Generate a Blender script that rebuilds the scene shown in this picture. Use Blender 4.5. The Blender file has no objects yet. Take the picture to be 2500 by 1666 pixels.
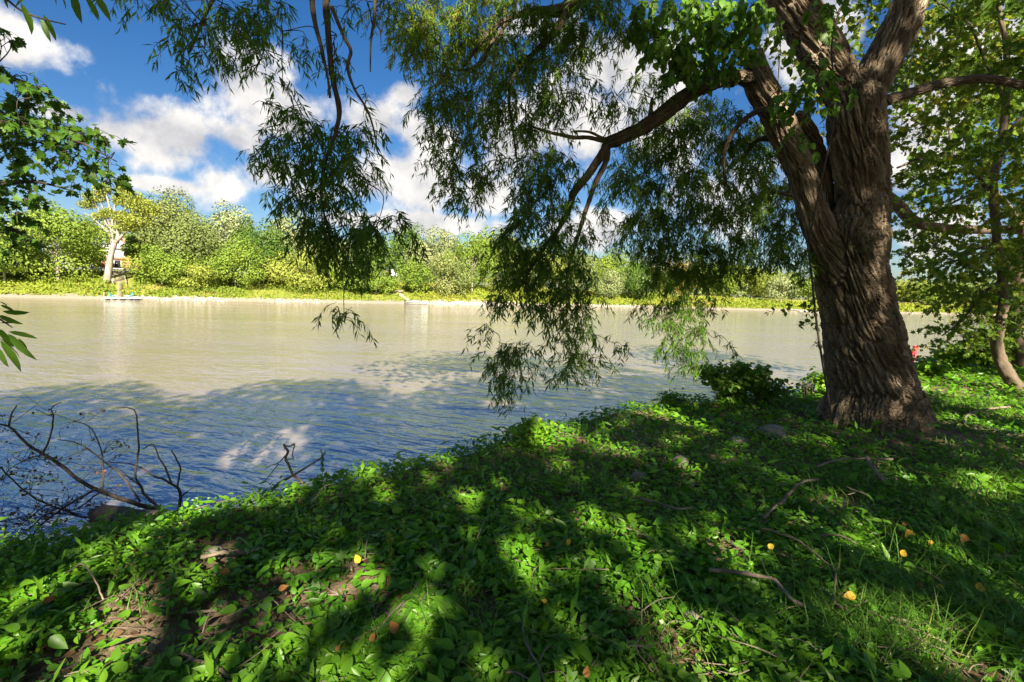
import bpy, math, random
import numpy as np
from mathutils import Vector, Matrix

random.seed(7)
RNG = np.random.default_rng(11)
S = bpy.context.scene
COL = S.collection

# ------------------------------------------------------------------ camera
CAM = np.array([0.0, 0.0, 3.5])
PITCH = math.radians(-5.2)
ROLL = math.radians(1.55)
F = 1250.0
_f = np.array([0, math.cos(PITCH), math.sin(PITCH)])
_r0 = np.array([1.0, 0, 0])
_u0 = np.cross(_r0, _f)
_r = _r0 * math.cos(ROLL) + _u0 * math.sin(ROLL)
_u = np.cross(_r, _f)
cam = bpy.data.cameras.new('camera')
cam.lens = 18.0
cam.sensor_width = 36.0
cam.clip_start = 0.05
cam.clip_end = 12000
camo = bpy.data.objects.new('camera', cam)
COL.objects.link(camo)
camo.matrix_world = Matrix(((_r[0], _u[0], -_f[0], CAM[0]), (_r[1], _u[1], -_f[1], CAM[1]),
                            (_r[2], _u[2], -_f[2], CAM[2]), (0, 0, 0, 1)))
S.camera = camo


def ray(px, py):
    return _f + _r * ((px - 1250.0) / F) + _u * ((833.0 - py) / F)


def at(px, py, Y):
    d = ray(px, py)
    return CAM + d * (Y / d[1])


def atz(px, py, z):
    d = ray(px, py)
    return CAM + d * ((z - CAM[2]) / d[2])


# ------------------------------------------------------------------ light
SUN_EL = math.radians(33)
_sa = math.atan2(0.21, -0.978)           # where the sun stands, clockwise from +Y
SUN_DIR = np.array([math.sin(_sa) * math.cos(SUN_EL), math.cos(_sa) * math.cos(SUN_EL), math.sin(SUN_EL)])
sun = bpy.data.lights.new('sun', 'SUN')
sun.energy = 3.7
sun.angle = math.radians(0.5)
sun.color = (1.0, 0.90, 0.72)
suno = bpy.data.objects.new('sun', sun)
COL.objects.link(suno)
suno.rotation_euler = Vector(SUN_DIR).to_track_quat('Z', 'Y').to_euler()
suno.location = (6, -30, 25)

S.view_settings.view_transform = 'Standard'
S.view_settings.look = 'None'
S.view_settings.exposure = 2.35
S.view_settings.gamma = 1.0

W = bpy.data.worlds.new('World')
S.world = W
W.use_nodes = True
nt = W.node_tree
nt.nodes.clear()


def N(nt, typ, **kw):
    n = nt.nodes.new(typ)
    for k, v in kw.items():
        setattr(n, k, v)
    return n


def L(nt, a, b):
    nt.links.new(a, b)


def mth(nt, op, a, b=None, c=None, clamp=False):
    n = nt.nodes.new('ShaderNodeMath')
    n.operation = op
    n.use_clamp = clamp
    for i, v in enumerate((a, b, c)):
        if v is None:
            continue
        if isinstance(v, (int, float)):
            n.inputs[i].default_value = v
        else:
            nt.links.new(v, n.inputs[i])
    return n.outputs[0]


def vmth(nt, op, a, b=None, out=0):
    n = nt.nodes.new('ShaderNodeVectorMath')
    n.operation = op
    for i, v in enumerate((a, b)):
        if v is None:
            continue
        if isinstance(v, (tuple, list)):
            n.inputs[i].default_value = v
        else:
            nt.links.new(v, n.inputs[i])
    return n.outputs[out]


def mapr(nt, v, a, b, c=0.0, d=1.0, smooth=True):
    n = nt.nodes.new('ShaderNodeMapRange')
    n.interpolation_type = 'SMOOTHSTEP' if smooth else 'LINEAR'
    nt.links.new(v, n.inputs[0])
    for i, x in zip((1, 2, 3, 4), (a, b, c, d)):
        n.inputs[i].default_value = x
    return n.outputs[0]


def noise(nt, vec, scale, detail=5, rough=0.55, dist=0.0):
    n = nt.nodes.new('ShaderNodeTexNoise')
    n.inputs['Scale'].default_value = scale
    n.inputs['Detail'].default_value = detail
    n.inputs['Roughness'].default_value = rough
    n.inputs['Distortion'].default_value = dist
    if vec is not None:
        nt.links.new(vec, n.inputs['Vector'])
    return n.outputs['Fac']


def mixc(nt, fac, a, b, blend='MIX'):
    n = nt.nodes.new('ShaderNodeMix')
    n.data_type = 'RGBA'
    n.blend_type = blend
    for i, v in ((0, fac), (6, a), (7, b)):
        if isinstance(v, (int, float)):
            n.inputs[i].default_value = v
        elif isinstance(v, (tuple, list)):
            n.inputs[i].default_value = (*v, 1) if len(v) == 3 else v
        else:
            nt.links.new(v, n.inputs[i])
    return n.outputs[2]


sky = N(nt, 'ShaderNodeTexSky', sky_type='NISHITA')
sky.sun_disc = False
sky.sun_elevation = SUN_EL
sky.sun_rotation = _sa
sky.altitude = 200
sky.air_density = 1.0
sky.dust_density = 1.3
sky.ozone_density = 2.2
tc = N(nt, 'ShaderNodeTexCoord')
D = tc.outputs['Generated']
sep = N(nt, 'ShaderNodeSeparateXYZ')
L(nt, D, sep.inputs[0])
zc = mth(nt, 'ADD', mth(nt, 'MAXIMUM', sep.outputs[2], 0.0), 0.16)
cx = mth(nt, 'DIVIDE', sep.outputs[0], zc)
cy = mth(nt, 'DIVIDE', sep.outputs[1], zc)
cmb = N(nt, 'ShaderNodeCombineXYZ')
L(nt, cx, cmb.inputs[0])
L(nt, cy, cmb.inputs[1])
fb = noise(nt, D, 8.5, 9, 0.60)              # billows, even over the dome
fb2 = noise(nt, vmth(nt, 'ADD', D, (0.010, -0.02, 0.038)), 8.5, 6, 0.55)
big = noise(nt, cmb.outputs[0], 0.75, 3, 0.5)
# cumulus masses standing in the sky beyond the river (pixel centre, half width, half height)
CLOUDS = [(20, 90, 120, 110), (350, 345, 165, 85), (440, 335, 80, 70), (270, 330, 100, 55), (160, 275, 110, 40),
          (590, 345, 85, 60), (640, 420, 130, 75), (560, 450, 90, 50), (610, 200, 110, 110), (690, 285, 140, 60),
          (900, 300, 120, 60), (1000, 425, 140, 85), (915, 440, 90, 55), (1050, 330, 110, 60), (400, 452, 110, 24),
          (990, 543, 330, 26), (1270, 370, 150, 110), (1450, 560, 140, 45), (990, 230, 38, 28), (1210, 470, 120, 60),
          (1400, 300, 190, 100), (1500, 170, 160, 70), (1300, 60, 160, 60), (1650, 250, 160, 160), (1800, 480, 160, 120),
          (2280, 300, 120, 200), (2400, 100, 150, 150), (2250, 560, 100, 80), (760, 480, 60, 20), (1950, 120, 120, 100),
          (-160, 330, 160, 60), (2700, 330, 200, 120)]
field = None
for (x, y, rx, ry) in CLOUDS:
    d = ray(x, y)
    d = d / np.linalg.norm(d)
    c2 = 1.0 / (1.0 + ((x - 1250) / F) ** 2 + ((y - 833) / F) ** 2)
    rx, ry = rx * .9, ry * .9
    rh = rx / F * c2 ** 0.75
    rv = ry / F * c2 ** 0.6
    off = vmth(nt, 'SUBTRACT', D, tuple(d))
    off = vmth(nt, 'MULTIPLY', off, (1.0 / rh, 1.0 / rh, 1.0 / rv))
    ln = vmth(nt, 'LENGTH', off, out=1)
    v = mth(nt, 'SUBTRACT', 1.0, ln)
    v = mth(nt, 'MAXIMUM', v, -1.2)
    field = v if field is None else mth(nt, 'SMOOTH_MAX', field, v, 0.35)
gen = mth(nt, 'MULTIPLY_ADD', big, 4.0, -2.5)
# the drawn-out fair-weather field goes on outside the part of the sky that the masses fill
front = mapr(nt, sep.outputs[1], 0.25, 0.55)
gen = mth(nt, 'SUBTRACT', gen, mth(nt, 'MULTIPLY', front, 0.55))
field = mth(nt, 'MAXIMUM', field, gen)
dens = mth(nt, 'ADD', field, mth(nt, 'MULTIPLY_ADD', fb, 3.9, -1.98))
alpha = mapr(nt, dens, -0.25, 0.55)
alpha = mth(nt, 'MULTIPLY', alpha, mapr(nt, sep.outputs[2], -0.02, 0.05))
shade = mth(nt, 'MULTIPLY_ADD', mth(nt, 'SUBTRACT', fb, fb2), 3.6, 0.50, clamp=True)
thick = mapr(nt, dens, 0.2, 1.6)
shade = mth(nt, 'SUBTRACT', shade, mth(nt, 'MULTIPLY', thick, 0.10), clamp=True)
ccol = mixc(nt, shade, (1.12, 1.11, 1.15), (2.05, 1.96, 1.83))
hs = N(nt, 'ShaderNodeHueSaturation')
hs.inputs['Saturation'].default_value = 1.38
hs.inputs['Value'].default_value = 0.215
hs.inputs['Hue'].default_value = 0.508
L(nt, sky.outputs[0], hs.inputs['Color'])
bgc = mixc(nt, mth(nt, 'MULTIPLY', alpha, 0.97), hs.outputs[0], ccol)
bg = N(nt, 'ShaderNodeBackground')
bg.inputs['Strength'].default_value = 0.115
L(nt, bgc, bg.inputs['Color'])
wo = N(nt, 'ShaderNodeOutputWorld')
L(nt, bg.outputs[0], wo.inputs[0])

# ------------------------------------------------------------------ helpers
def tag(o, label=None, cat=None, group=None, kind=None):
    if label: o['label'] = label
    if cat: o['category'] = cat
    if group: o['group'] = group
    if kind: o['kind'] = kind
    return o


def empty(name, loc):
    o = bpy.data.objects.new(name, None)
    o.empty_display_size = 0.3
    COL.objects.link(o)
    o.location = tuple(float(v) for v in loc)
    return o


def link(name, me, m=None, parent=None, smooth=False):
    """link a mesh given in world coordinates; a parent Empty only carries a location"""
    o = bpy.data.objects.new(name, me)
    COL.objects.link(o)
    if m is not None and not me.materials:
        me.materials.append(m)
    if parent is not None:
        o.parent = parent
        off = Vector((0, 0, 0))
        p = parent
        while p is not None:
            off += Vector(p.location)
            p = p.parent
        o.location = -off
    if smooth:
        me.polygons.foreach_set('use_smooth', np.ones(len(me.polygons), dtype=bool))
    return o


def mesh_np(name, V, loops, sizes, rnd=None):
    me = bpy.data.meshes.new(name)
    V = np.ascontiguousarray(V, dtype=np.float32)
    me.vertices.add(len(V))
    me.vertices.foreach_set('co', V.ravel())
    loops = np.ascontiguousarray(loops, dtype=np.int32).ravel()
    sizes = np.ascontiguousarray(sizes, dtype=np.int32)
    me.loops.add(len(loops))
    me.loops.foreach_set('vertex_index', loops)
    me.polygons.add(len(sizes))
    st = np.concatenate(([0], np.cumsum(sizes)[:-1])).astype(np.int32)
    me.polygons.foreach_set('loop_start', st)
    if rnd is not None:
        a = me.attributes.new('rnd', 'FLOAT', 'POINT')
        a.data.foreach_set('value', np.ascontiguousarray(rnd, dtype=np.float32))
    me.update(calc_edges=True)
    return me


def unit(a):
    return a / np.maximum(np.linalg.norm(a, axis=-1, keepdims=True), 1e-9)


# leaf templates: x across, y along, z up
T_WILLOW = (np.array([(0, 0, 0), (-.075, .42, .03), (0, .45, 0), (.075, .42, .03), (0, 1, -.06)]),
            [(0, 2, 1), (0, 3, 2), (1, 2, 4), (2, 3, 4)])
T_OVATE = (np.array([(0, 0, 0), (-.33, .22, .07), (0, .28, 0), (.33, .22, .07), (-.30, .58, .06), (0, .62, -.01),
                     (.30, .58, .06), (0, 1.0, -.10)]),
           [(0, 2, 1), (0, 3, 2), (1, 2, 5, 4), (2, 3, 6, 5), (4, 5, 7), (5, 6, 7)])
_ll = [(-.20, .08, .05), (-.34, .28, .09), (-.29, .55, .06), (-.14, .80, -.02)]
T_LEAF = (np.array([(0, 0, 0)] + _ll + [(0, 1.0, -.14)] + [(-x, y, z) for x, y, z in _ll] + [(0, .30, 0), (0, .57, -.02)]),
          [(0, 10, 2, 1), (2, 10, 11, 3), (3, 11, 5, 4), (0, 6, 7, 10), (7, 8, 11, 10), (8, 9, 5, 11)])
T_SMALL = (np.array([(0, 0, 0), (-.28, .42, .06), (0, .45, 0), (.28, .42, .06), (0, 1, -.05)]),
           [(0, 2, 1), (0, 3, 2), (1, 2, 4), (2, 3, 4)])
_mp = [(0, 0), (-.18, .10), (-.50, .14), (-.30, .33), (-.52, .58), (-.22, .58), (-.20, .76), (0, 1.0)]
T_MAPLE = (np.array([(x, y, .10 * abs(x)) for x, y in _mp] + [(-x, y, .10 * abs(x)) for x, y in _mp[1:-1]] + [(0, .42, -.02)]),
           [(0, 14, 2, 1), (2, 14, 3), (3, 14, 5, 4), (5, 14, 7, 6), (0, 8, 9, 14), (9, 10, 14), (10, 11, 12, 14), (12, 13, 7, 14)])
_m2 = [(-.5, .14), (-.22, .30), (-.52, .58), (-.17, .62)]
T_MAPLE2 = (np.array([(0, 0, 0)] + [(x, y, .10 * abs(x)) for x, y in _m2] + [(0, 1, -.05)] + [(-x, y, .10 * abs(x)) for x, y in _m2[::-1]] + [(0, .42, -.02)]),
            [(0, 10, 2, 1), (2, 10, 4, 3), (4, 10, 5), (10, 6, 5), (10, 8, 7, 6), (0, 9, 8, 10)])
T_QUAD = (np.array([(-.5, 0, 0), (.5, .1, .1), (.4, 1, 0), (-.45, .9, .15)]), [(0, 1, 2, 3)])
T_BLADE = (np.array([(-.5, 0, 0), (.5, 0, 0), (-.45, .4, -.05), (.45, .4, -.05), (-.3, .75, -.24), (.3, .75, -.24), (0, .95, -.52)]), [(0, 1, 3, 2), (2, 3, 5, 4), (4, 5, 6)])


def scatter(name, T, P, Dv, Nv, scale, rnd, width=None):
    """one mesh of leaves: P base points, Dv direction along, Nv rough normal"""
    tv, tf = T
    n = len(P)
    Dv = unit(Dv)
    X = unit(np.cross(Dv, Nv))
    Z = np.cross(X, Dv)
    sx = scale if width is None else width
    V = (P[:, None, :] + X[:, None, :] * (tv[None, :, 0:1] * sx[:, None, None])
         + Dv[:, None, :] * (tv[None, :, 1:2] * scale[:, None, None])
         + Z[:, None, :] * (tv[None, :, 2:3] * scale[:, None, None]))
    k = len(tv)
    fl = np.concatenate([np.array(f) for f in tf])
    sz = np.array([len(f) for f in tf])
    loops = (fl[None, :] + (np.arange(n) * k)[:, None]).ravel()
    sizes = np.tile(sz, n)
    return mesh_np(name, V.reshape(-1, 3), loops, sizes, np.repeat(rnd, k))


def tubes(name, polys, sides=6, rnd=0.5, cap=True):
    """polys: list of (pts (m,3), radii (m,))"""
    VV, LL, SS = [], [], []
    base = 0
    ang = np.linspace(0, 2 * math.pi, sides, endpoint=False)
    ca, sa = np.cos(ang), np.sin(ang)
    for pts, rad in polys:
        pts = np.asarray(pts, float)
        rad = np.asarray(rad, float)
        m = len(pts)
        t = np.gradient(pts, axis=0)
        t = unit(t)
        ref = np.array([0.31, 0.2, 0.93]) if abs(t[0] @ np.array([0, 0, 1.0])) < .8 else np.array([1.0, 0.1, 0])
        a = unit(np.cross(t, ref))
        b = np.cross(t, a)
        V = pts[:, None, :] + rad[:, None, None] * (a[:, None, :] * ca[None, :, None] + b[:, None, :] * sa[None, :, None])
        VV.append(V.reshape(-1, 3))
        i = np.arange(m - 1)[:, None] * sides
        j = np.arange(sides)[None, :]
        j2 = (j + 1) % sides
        q = np.stack([i + j, i + j2, i + sides + j2, i + sides + j], -1).reshape(-1, 4) + base
        LL.append(q.ravel())
        SS.append(np.full(len(q), 4))
        if cap:
            LL.append(np.arange(sides)[::-1] + base)
            LL.append(np.arange(sides) + base + (m - 1) * sides)
            SS.append(np.array([sides, sides]))
        base += m * sides
    V = np.concatenate(VV)
    return mesh_np(name, V, np.concatenate(LL), np.concatenate(SS), np.full(len(V), rnd))


def spline(pts, k=6):
    """Catmull-Rom through rows of pts (any width)"""
    p = np.asarray(pts, float)
    if len(p) < 3:
        t = np.linspace(0, 1, k + 1)[:, None]
        return p[0] * (1 - t) + p[-1] * t
    e = np.vstack([2 * p[0] - p[1], p, 2 * p[-1] - p[-2]])
    out = []
    for i in range(1, len(e) - 2):
        t = np.linspace(0, 1, k, endpoint=False)[:, None]
        a, b, c, d = e[i - 1], e[i], e[i + 1], e[i + 2]
        out.append(.5 * (2 * b + (c - a) * t + (2 * a - 5 * b + 4 * c - d) * t ** 2 + (3 * b - a - 3 * c + d) * t ** 3))
    out.append(p[-1:])
    return np.vstack(out)


def _hash(ix, iy, iz, seed):
    h = (ix.astype(np.int64) * 374761393 + iy.astype(np.int64) * 668265263 + iz.astype(np.int64) * 2147483647 + seed * 974711) & 0xffffffff
    h = ((h ^ (h >> 13)) * 1274126177) & 0xffffffff
    h = ((h ^ (h >> 16)) * 2246822519) & 0xffffffff
    return ((h ^ (h >> 15)) & 0xffffff) / float(0xffffff)


def vnoise(p, seed=0):
    f = np.floor(p)
    i = f.astype(np.int64)
    u = p - f
    u = u * u * (3 - 2 * u)
    r = 0
    for dx in (0, 1):
        for dy in (0, 1):
            for dz in (0, 1):
                w = (u[:, 0] if dx else 1 - u[:, 0]) * (u[:, 1] if dy else 1 - u[:, 1]) * (u[:, 2] if dz else 1 - u[:, 2])
                r = r + w * _hash(i[:, 0] + dx, i[:, 1] + dy, i[:, 2] + dz, seed)
    return r


def fbm(p, oct=4, seed=0):
    r, a, s = 0, 0.5, 0
    for o in range(oct):
        r = r + a * vnoise(p * 2 ** o, seed + o)
        s += a
        a *= .5
    return r / s


def voro(p, seed=0):
    i = np.floor(p).astype(np.int64)
    f1 = np.full(len(p), 9.0)
    f2 = np.full(len(p), 9.0)
    idv = np.zeros(len(p))
    for dx in (-1, 0, 1):
        for dy in (-1, 0, 1):
            for dz in (-1, 0, 1):
                c = i + np.array([dx, dy, dz])
                q = np.stack([_hash(c[:, 0], c[:, 1], c[:, 2], seed + k) for k in range(3)], -1)
                d = np.linalg.norm(c + q - p, axis=1)
                m = d < f1
                f2 = np.where(m, f1, np.minimum(f2, d))
                idv = np.where(m, q[:, 0], idv)
                f1 = np.where(m, d, f1)
    return f1, f2, idv


def n2(x, y, s=1.0, seed=0, oct=3):
    return fbm(np.stack([x * s, y * s, np.zeros_like(x) + seed * 7.3], -1), oct, seed)


# ------------------------------------------------------------------ materials
def new_mat(name):
    m = bpy.data.materials.new(name)
    m.use_nodes = True
    t = m.node_tree
    t.nodes.clear()
    out = t.nodes.new('ShaderNodeOutputMaterial')
    return m, t, out


def ramp(t, fac, stops):
    n = t.nodes.new('ShaderNodeValToRGB')
    el = n.color_ramp.elements
    while len(el) < len(stops):
        el.new(0.5)
    for e, (p, c) in zip(el, stops):
        e.position = p
        e.color = (*c, 1)
    t.links.new(fac, n.inputs[0])
    return n.outputs[0]


def leaf_mat(name, stops, transl=0.35, rough=0.45, spec=0.4, warm=(1.25, 1.15, 0.45)):
    m, t, out = new_mat(name)
    at_ = t.nodes.new('ShaderNodeAttribute')
    at_.attribute_name = 'rnd'
    col = ramp(t, at_.outputs['Fac'], stops)
    geo = t.nodes.new('ShaderNodeNewGeometry')
    nz = noise(t, geo.outputs['Position'], 30, 2)
    col = mixc(t, 0.35, col, mixc(t, nz, (0.55, 0.6, 0.5), (1.5, 1.4, 1.3)), 'MULTIPLY')
    p = t.nodes.new('ShaderNodeBsdfPrincipled')
    t.links.new(col, p.inputs['Base Color'])
    p.inputs['Roughness'].default_value = rough
    p.inputs['Specular IOR Level'].default_value = spec
    tr = t.nodes.new('ShaderNodeBsdfTranslucent')
    t.links.new(mixc(t, 1.0, col, warm, 'MULTIPLY'), tr.inputs['Color'])
    mx = t.nodes.new('ShaderNodeMixShader')
    mx.inputs[0].default_value = transl
    t.links.new(p.outputs[0], mx.inputs[1])
    t.links.new(tr.outputs[0], mx.inputs[2])
    t.links.new(mx.outputs[0], out.inputs[0])
    return m


def plain_mat(name, c1, c2, scale=4.0, rough=0.8, bump=0.0, bscale=20.0, metal=0.0, stretch=(1, 1, 1), spec=0.4):
    m, t, out = new_mat(name)
    tc_ = t.nodes.new('ShaderNodeNewGeometry')
    v = vmth(t, 'MULTIPLY', tc_.outputs['Position'], stretch)
    nz = noise(t, v, scale, 6, 0.6)
    p = t.nodes.new('ShaderNodeBsdfPrincipled')
    t.links.new(mixc(t, mapr(t, nz, .3, .7), c1, c2), p.inputs['Base Color'])
    p.inputs['Roughness'].default_value = rough
    p.inputs['Metallic'].default_value = metal
    p.inputs['Specular IOR Level'].default_value = spec
    if bump:
        b = t.nodes.new('ShaderNodeBump')
        b.inputs['Strength'].default_value = bump
        b.inputs['Distance'].default_value = 0.02
        t.links.new(noise(t, v, bscale, 6, 0.65), b.inputs['Height'])
        t.links.new(b.outputs[0], p.inputs['Normal'])
    t.links.new(p.outputs[0], out.inputs[0])
    return m


M = {}
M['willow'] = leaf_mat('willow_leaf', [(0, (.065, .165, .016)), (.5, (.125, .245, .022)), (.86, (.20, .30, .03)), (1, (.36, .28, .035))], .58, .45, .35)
M['vine'] = leaf_mat('vine_leaf', [(0, (.07, .18, .02)), (.6, (.12, .26, .03)), (1, (.20, .32, .06))], .5, .42, .4)
M['maple'] = leaf_mat('maple_leaf', [(0, (.055, .145, .02)), (.6, (.09, .20, .025)), (1, (.15, .24, .03))], .5, .5, .3)
M['right'] = leaf_mat('bank_tree_leaf', [(0, (.06, .14, .018)), (.5, (.12, .22, .025)), (.85, (.21, .27, .035)), (1, (.33, .26, .05))], .55, .5, .3)
M['cover'] = leaf_mat('ground_cover_leaf', [(0, (.05, .17, .010)), (.4, (.085, .25, .012)), (.8, (.15, .31, .018)), (1, (.26, .35, .035))], .42, .38, .42, (1.25, 1.2, .3))
M['grass'] = leaf_mat('grass_blade', [(0, (.06, .16, .02)), (.6, (.11, .24, .03)), (1, (.28, .28, .07))], .35, .5, .3)
M['far'] = [
    leaf_mat('far_bright_leaf', [(0, (0.091, 0.159, 0.021)), (.5, (0.156, 0.239, 0.032)), (1, (0.246, 0.306, 0.042))], .25, .7, .2, (1.2, 1.1, .5)),
    leaf_mat('far_olive_leaf', [(0, (0.091, 0.133, 0.037)), (.5, (0.156, 0.200, 0.058)), (1, (0.246, 0.266, 0.090))], .2, .7, .2, (1.2, 1.1, .6)),
    leaf_mat('far_silver_leaf', [(0, (0.130, 0.173, 0.063)), (.5, (0.221, 0.266, 0.116)), (1, (0.339, 0.360, 0.179))], .2, .7, .2, (1.1, 1.1, .7)),
    leaf_mat('far_yellow_leaf', [(0, (0.134, 0.197, 0.026)), (.5, (0.224, 0.276, 0.044)), (1, (0.323, 0.326, 0.079))], .25, .7, .2, (1.2, 1.1, .5)),
    leaf_mat('far_dark_leaf', [(0, (0.047, 0.101, 0.014)), (.5, (0.078, 0.145, 0.022)), (1, (0.133, 0.198, 0.036))], .2, .7, .2, (1.2, 1.1, .5)),
    leaf_mat('far_autumn_leaf', [(0, (0.221, 0.213, 0.042)), (.5, (0.339, 0.266, 0.053)), (1, (0.390, 0.293, 0.074))], .25, .7, .2, (1.2, 1.0, .5)),
]
M['meadow'] = leaf_mat('far_meadow_leaf', [(0, (0.122, 0.179, 0.022)), (.55, (0.198, 0.250, 0.027)), (1, (0.309, 0.261, 0.054))], .2, .8, .15, (1.2, 1.1, .5))
M['shade'] = leaf_mat('shade_tree_leaf', [(0, (.06, .15, .02)), (1, (.11, .22, .03))], .55, .5, .3)
M['deadleaf'] = leaf_mat('dead_leaf', [(0, (.045, .026, .014)), (1, (.13, .075, .038))], .15, .8, .2, (1, .8, .5))
M['yellow'] = leaf_mat('yellow_leaf', [(0, (.55, .33, .02)), (1, (.62, .42, .04))], .2, .5, .3, (1, .9, .4))
M['orange'] = leaf_mat('orange_leaf', [(0, (.22, .085, .02)), (1, (.32, .15, .035))], .2, .6, .3, (1, .8, .4))
M['witherleaf'] = leaf_mat('withered_leaf', [(0, (.08, .045, .025)), (1, (.24, .13, .07))], .2, .8, .2, (1, .8, .5))
M['stick'] = plain_mat('dry_stick', (.10, .075, .055), (.26, .20, .15), 9, .85, .5, 60, 0, (1, 1, 1))
M['deadwood'] = plain_mat('dead_wood', (.035, .028, .024), (.12, .095, .08), 8, .85, .7, 45)
M['twig'] = plain_mat('twig', (.035, .028, .02), (.085, .065, .045), 9, .85, .3, 40)
M['farbark'] = plain_mat('far_bark', (.20, .17, .14), (.36, .32, .27), 1.2, .9, .4, 6)
M['palebark'] = plain_mat('pale_bark', (.15, .135, .115), (.34, .31, .27), 1.6, .9, 1.0, 7, 0, (1, 1, .25))
M['stone'] = plain_mat('stone', (.12, .105, .08), (.26, .235, .19), 7, .85, .6, 30)
M['rubble'] = plain_mat('rubble_stone', (.26, .22, .18), (.50, .45, .39), .9, .9, .3, 8)
M['white'] = plain_mat('white_paint', (.74, .73, .70), (.82, .81, .78), 3, .5)
M['teal'] = plain_mat('teal_plastic', (.03, .27, .30), (.06, .36, .40), 3, .45)
M['red'] = plain_mat('red_plastic', (.55, .05, .06), (.66, .08, .08), 3, .45)
M['brick'] = plain_mat('brick_wall', (.34, .13, .08), (.48, .21, .14), 5, .85)
M['roof'] = plain_mat('grey_shingle', (.24, .24, .25), (.36, .36, .38), 3, .8)
M['darkglass'] = plain_mat('dark_window', (.015, .018, .022), (.03, .035, .04), 1, .12)
M['wood'] = plain_mat('weathered_timber', (.30, .24, .19), (.48, .41, .34), 3, .85)
M['concrete'] = plain_mat('concrete', (.50, .47, .42), (.64, .60, .54), 2, .9)
M['metal'] = plain_mat('grey_metal', (.30, .31, .32), (.40, .41, .42), 3, .4, metal=.6)
M['black'] = plain_mat('black_plastic', (.012, .012, .014), (.03, .03, .035), 4, .4)


def bark_mat(name='willow_bark', furrow=False, k=1.0):
    m, t, out = new_mat(name)
    g = t.nodes.new('ShaderNodeNewGeometry')
    a = t.nodes.new('ShaderNodeAttribute')
    a.attribute_name = 'rnd'
    v = vmth(t, 'MULTIPLY', g.outputs['Position'], (1, 1, .35))
    nz = noise(t, v, 7, 6, .65)
    fine = noise(t, v, 60, 6, .7)
    c = mixc(t, mapr(t, nz, .3, .72), (.14, .105, .074), (.34, .275, .205))
    c = mixc(t, mapr(t, a.outputs['Fac'], .2, .9), mixc(t, .6, c, (.10, .075, .05)), mixc(t, .40, c, (.42, .34, .26)))
    c = mixc(t, mapr(t, noise(t, g.outputs['Position'], 1.6, 4), .56, .70), c, mixc(t, .5, c, (.10, .11, .045)))
    c = mixc(t, 1.0, c, (k, k * .97, k * .93), 'MULTIPLY')
    p = t.nodes.new('ShaderNodeBsdfPrincipled')
    t.links.new(c, p.inputs['Base Color'])
    p.inputs['Roughness'].default_value = .92
    p.inputs['Specular IOR Level'].default_value = .2
    b = t.nodes.new('ShaderNodeBump')
    b.inputs['Strength'].default_value = .8
    b.inputs['Distance'].default_value = .012
    t.links.new(fine, b.inputs['Height'])
    if furrow:
        bc = t.nodes.new('ShaderNodeAttribute')
        bc.attribute_name = 'bark_co'
        hs_ = []
        for k_, (sx_, sz_) in enumerate(((24.0, 2.6), (52.0, 7.0))):
            vv = t.nodes.new('ShaderNodeTexVoronoi')
            vv.feature = 'DISTANCE_TO_EDGE'
            vv.inputs['Scale'].default_value = 1.0
            t.links.new(vmth(t, 'MULTIPLY', bc.outputs['Vector'], (sx_, sx_, sz_)), vv.inputs['Vector'])
            hs_.append(mapr(t, vv.outputs['Distance'], 0, .22))
        hh_ = mth(t, 'ADD', mth(t, 'MULTIPLY', hs_[0], 1.0), mth(t, 'MULTIPLY', hs_[1], .35))
        b2 = t.nodes.new('ShaderNodeBump')
        b2.inputs['Strength'].default_value = 1.0
        b2.inputs['Distance'].default_value = .028
        t.links.new(hh_, b2.inputs['Height'])
        t.links.new(b.outputs[0], b2.inputs['Normal'])
        b = b2
    t.links.new(b.outputs[0], p.inputs['Normal'])
    t.links.new(p.outputs[0], out.inputs[0])
    return m


M['furrow'] = bark_mat('furrowed_willow_bark', True)
M['limbbark'] = bark_mat('willow_limb_bark', True, .55)
M['bark'] = bark_mat(k=.6)


def soil_mat():
    m, t, out = new_mat('bank_soil')
    g = t.nodes.new('ShaderNodeNewGeometry')
    P = g.outputs['Position']
    a = noise(t, P, 1.3, 6, .6)
    b = noise(t, P, 14, 6, .7)
    c = mixc(t, mapr(t, a, .35, .65), (.08, .055, .034), (.165, .118, .076))
    c = mixc(t, mapr(t, b, .50, .72), c, (.26, .19, .125))
    p = t.nodes.new('ShaderNodeBsdfPrincipled')
    t.links.new(c, p.inputs['Base Color'])
    p.inputs['Roughness'].default_value = .95
    p.inputs['Specular IOR Level'].default_value = .15
    bp = t.nodes.new('ShaderNodeBump')
    bp.inputs['Strength'].default_value = .9
    bp.inputs['Distance'].default_value = .03
    t.links.new(b, bp.inputs['Height'])
    t.links.new(bp.outputs[0], p.inputs['Normal'])
    t.links.new(p.outputs[0], out.inputs[0])
    return m


M['soil'] = soil_mat()


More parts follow.
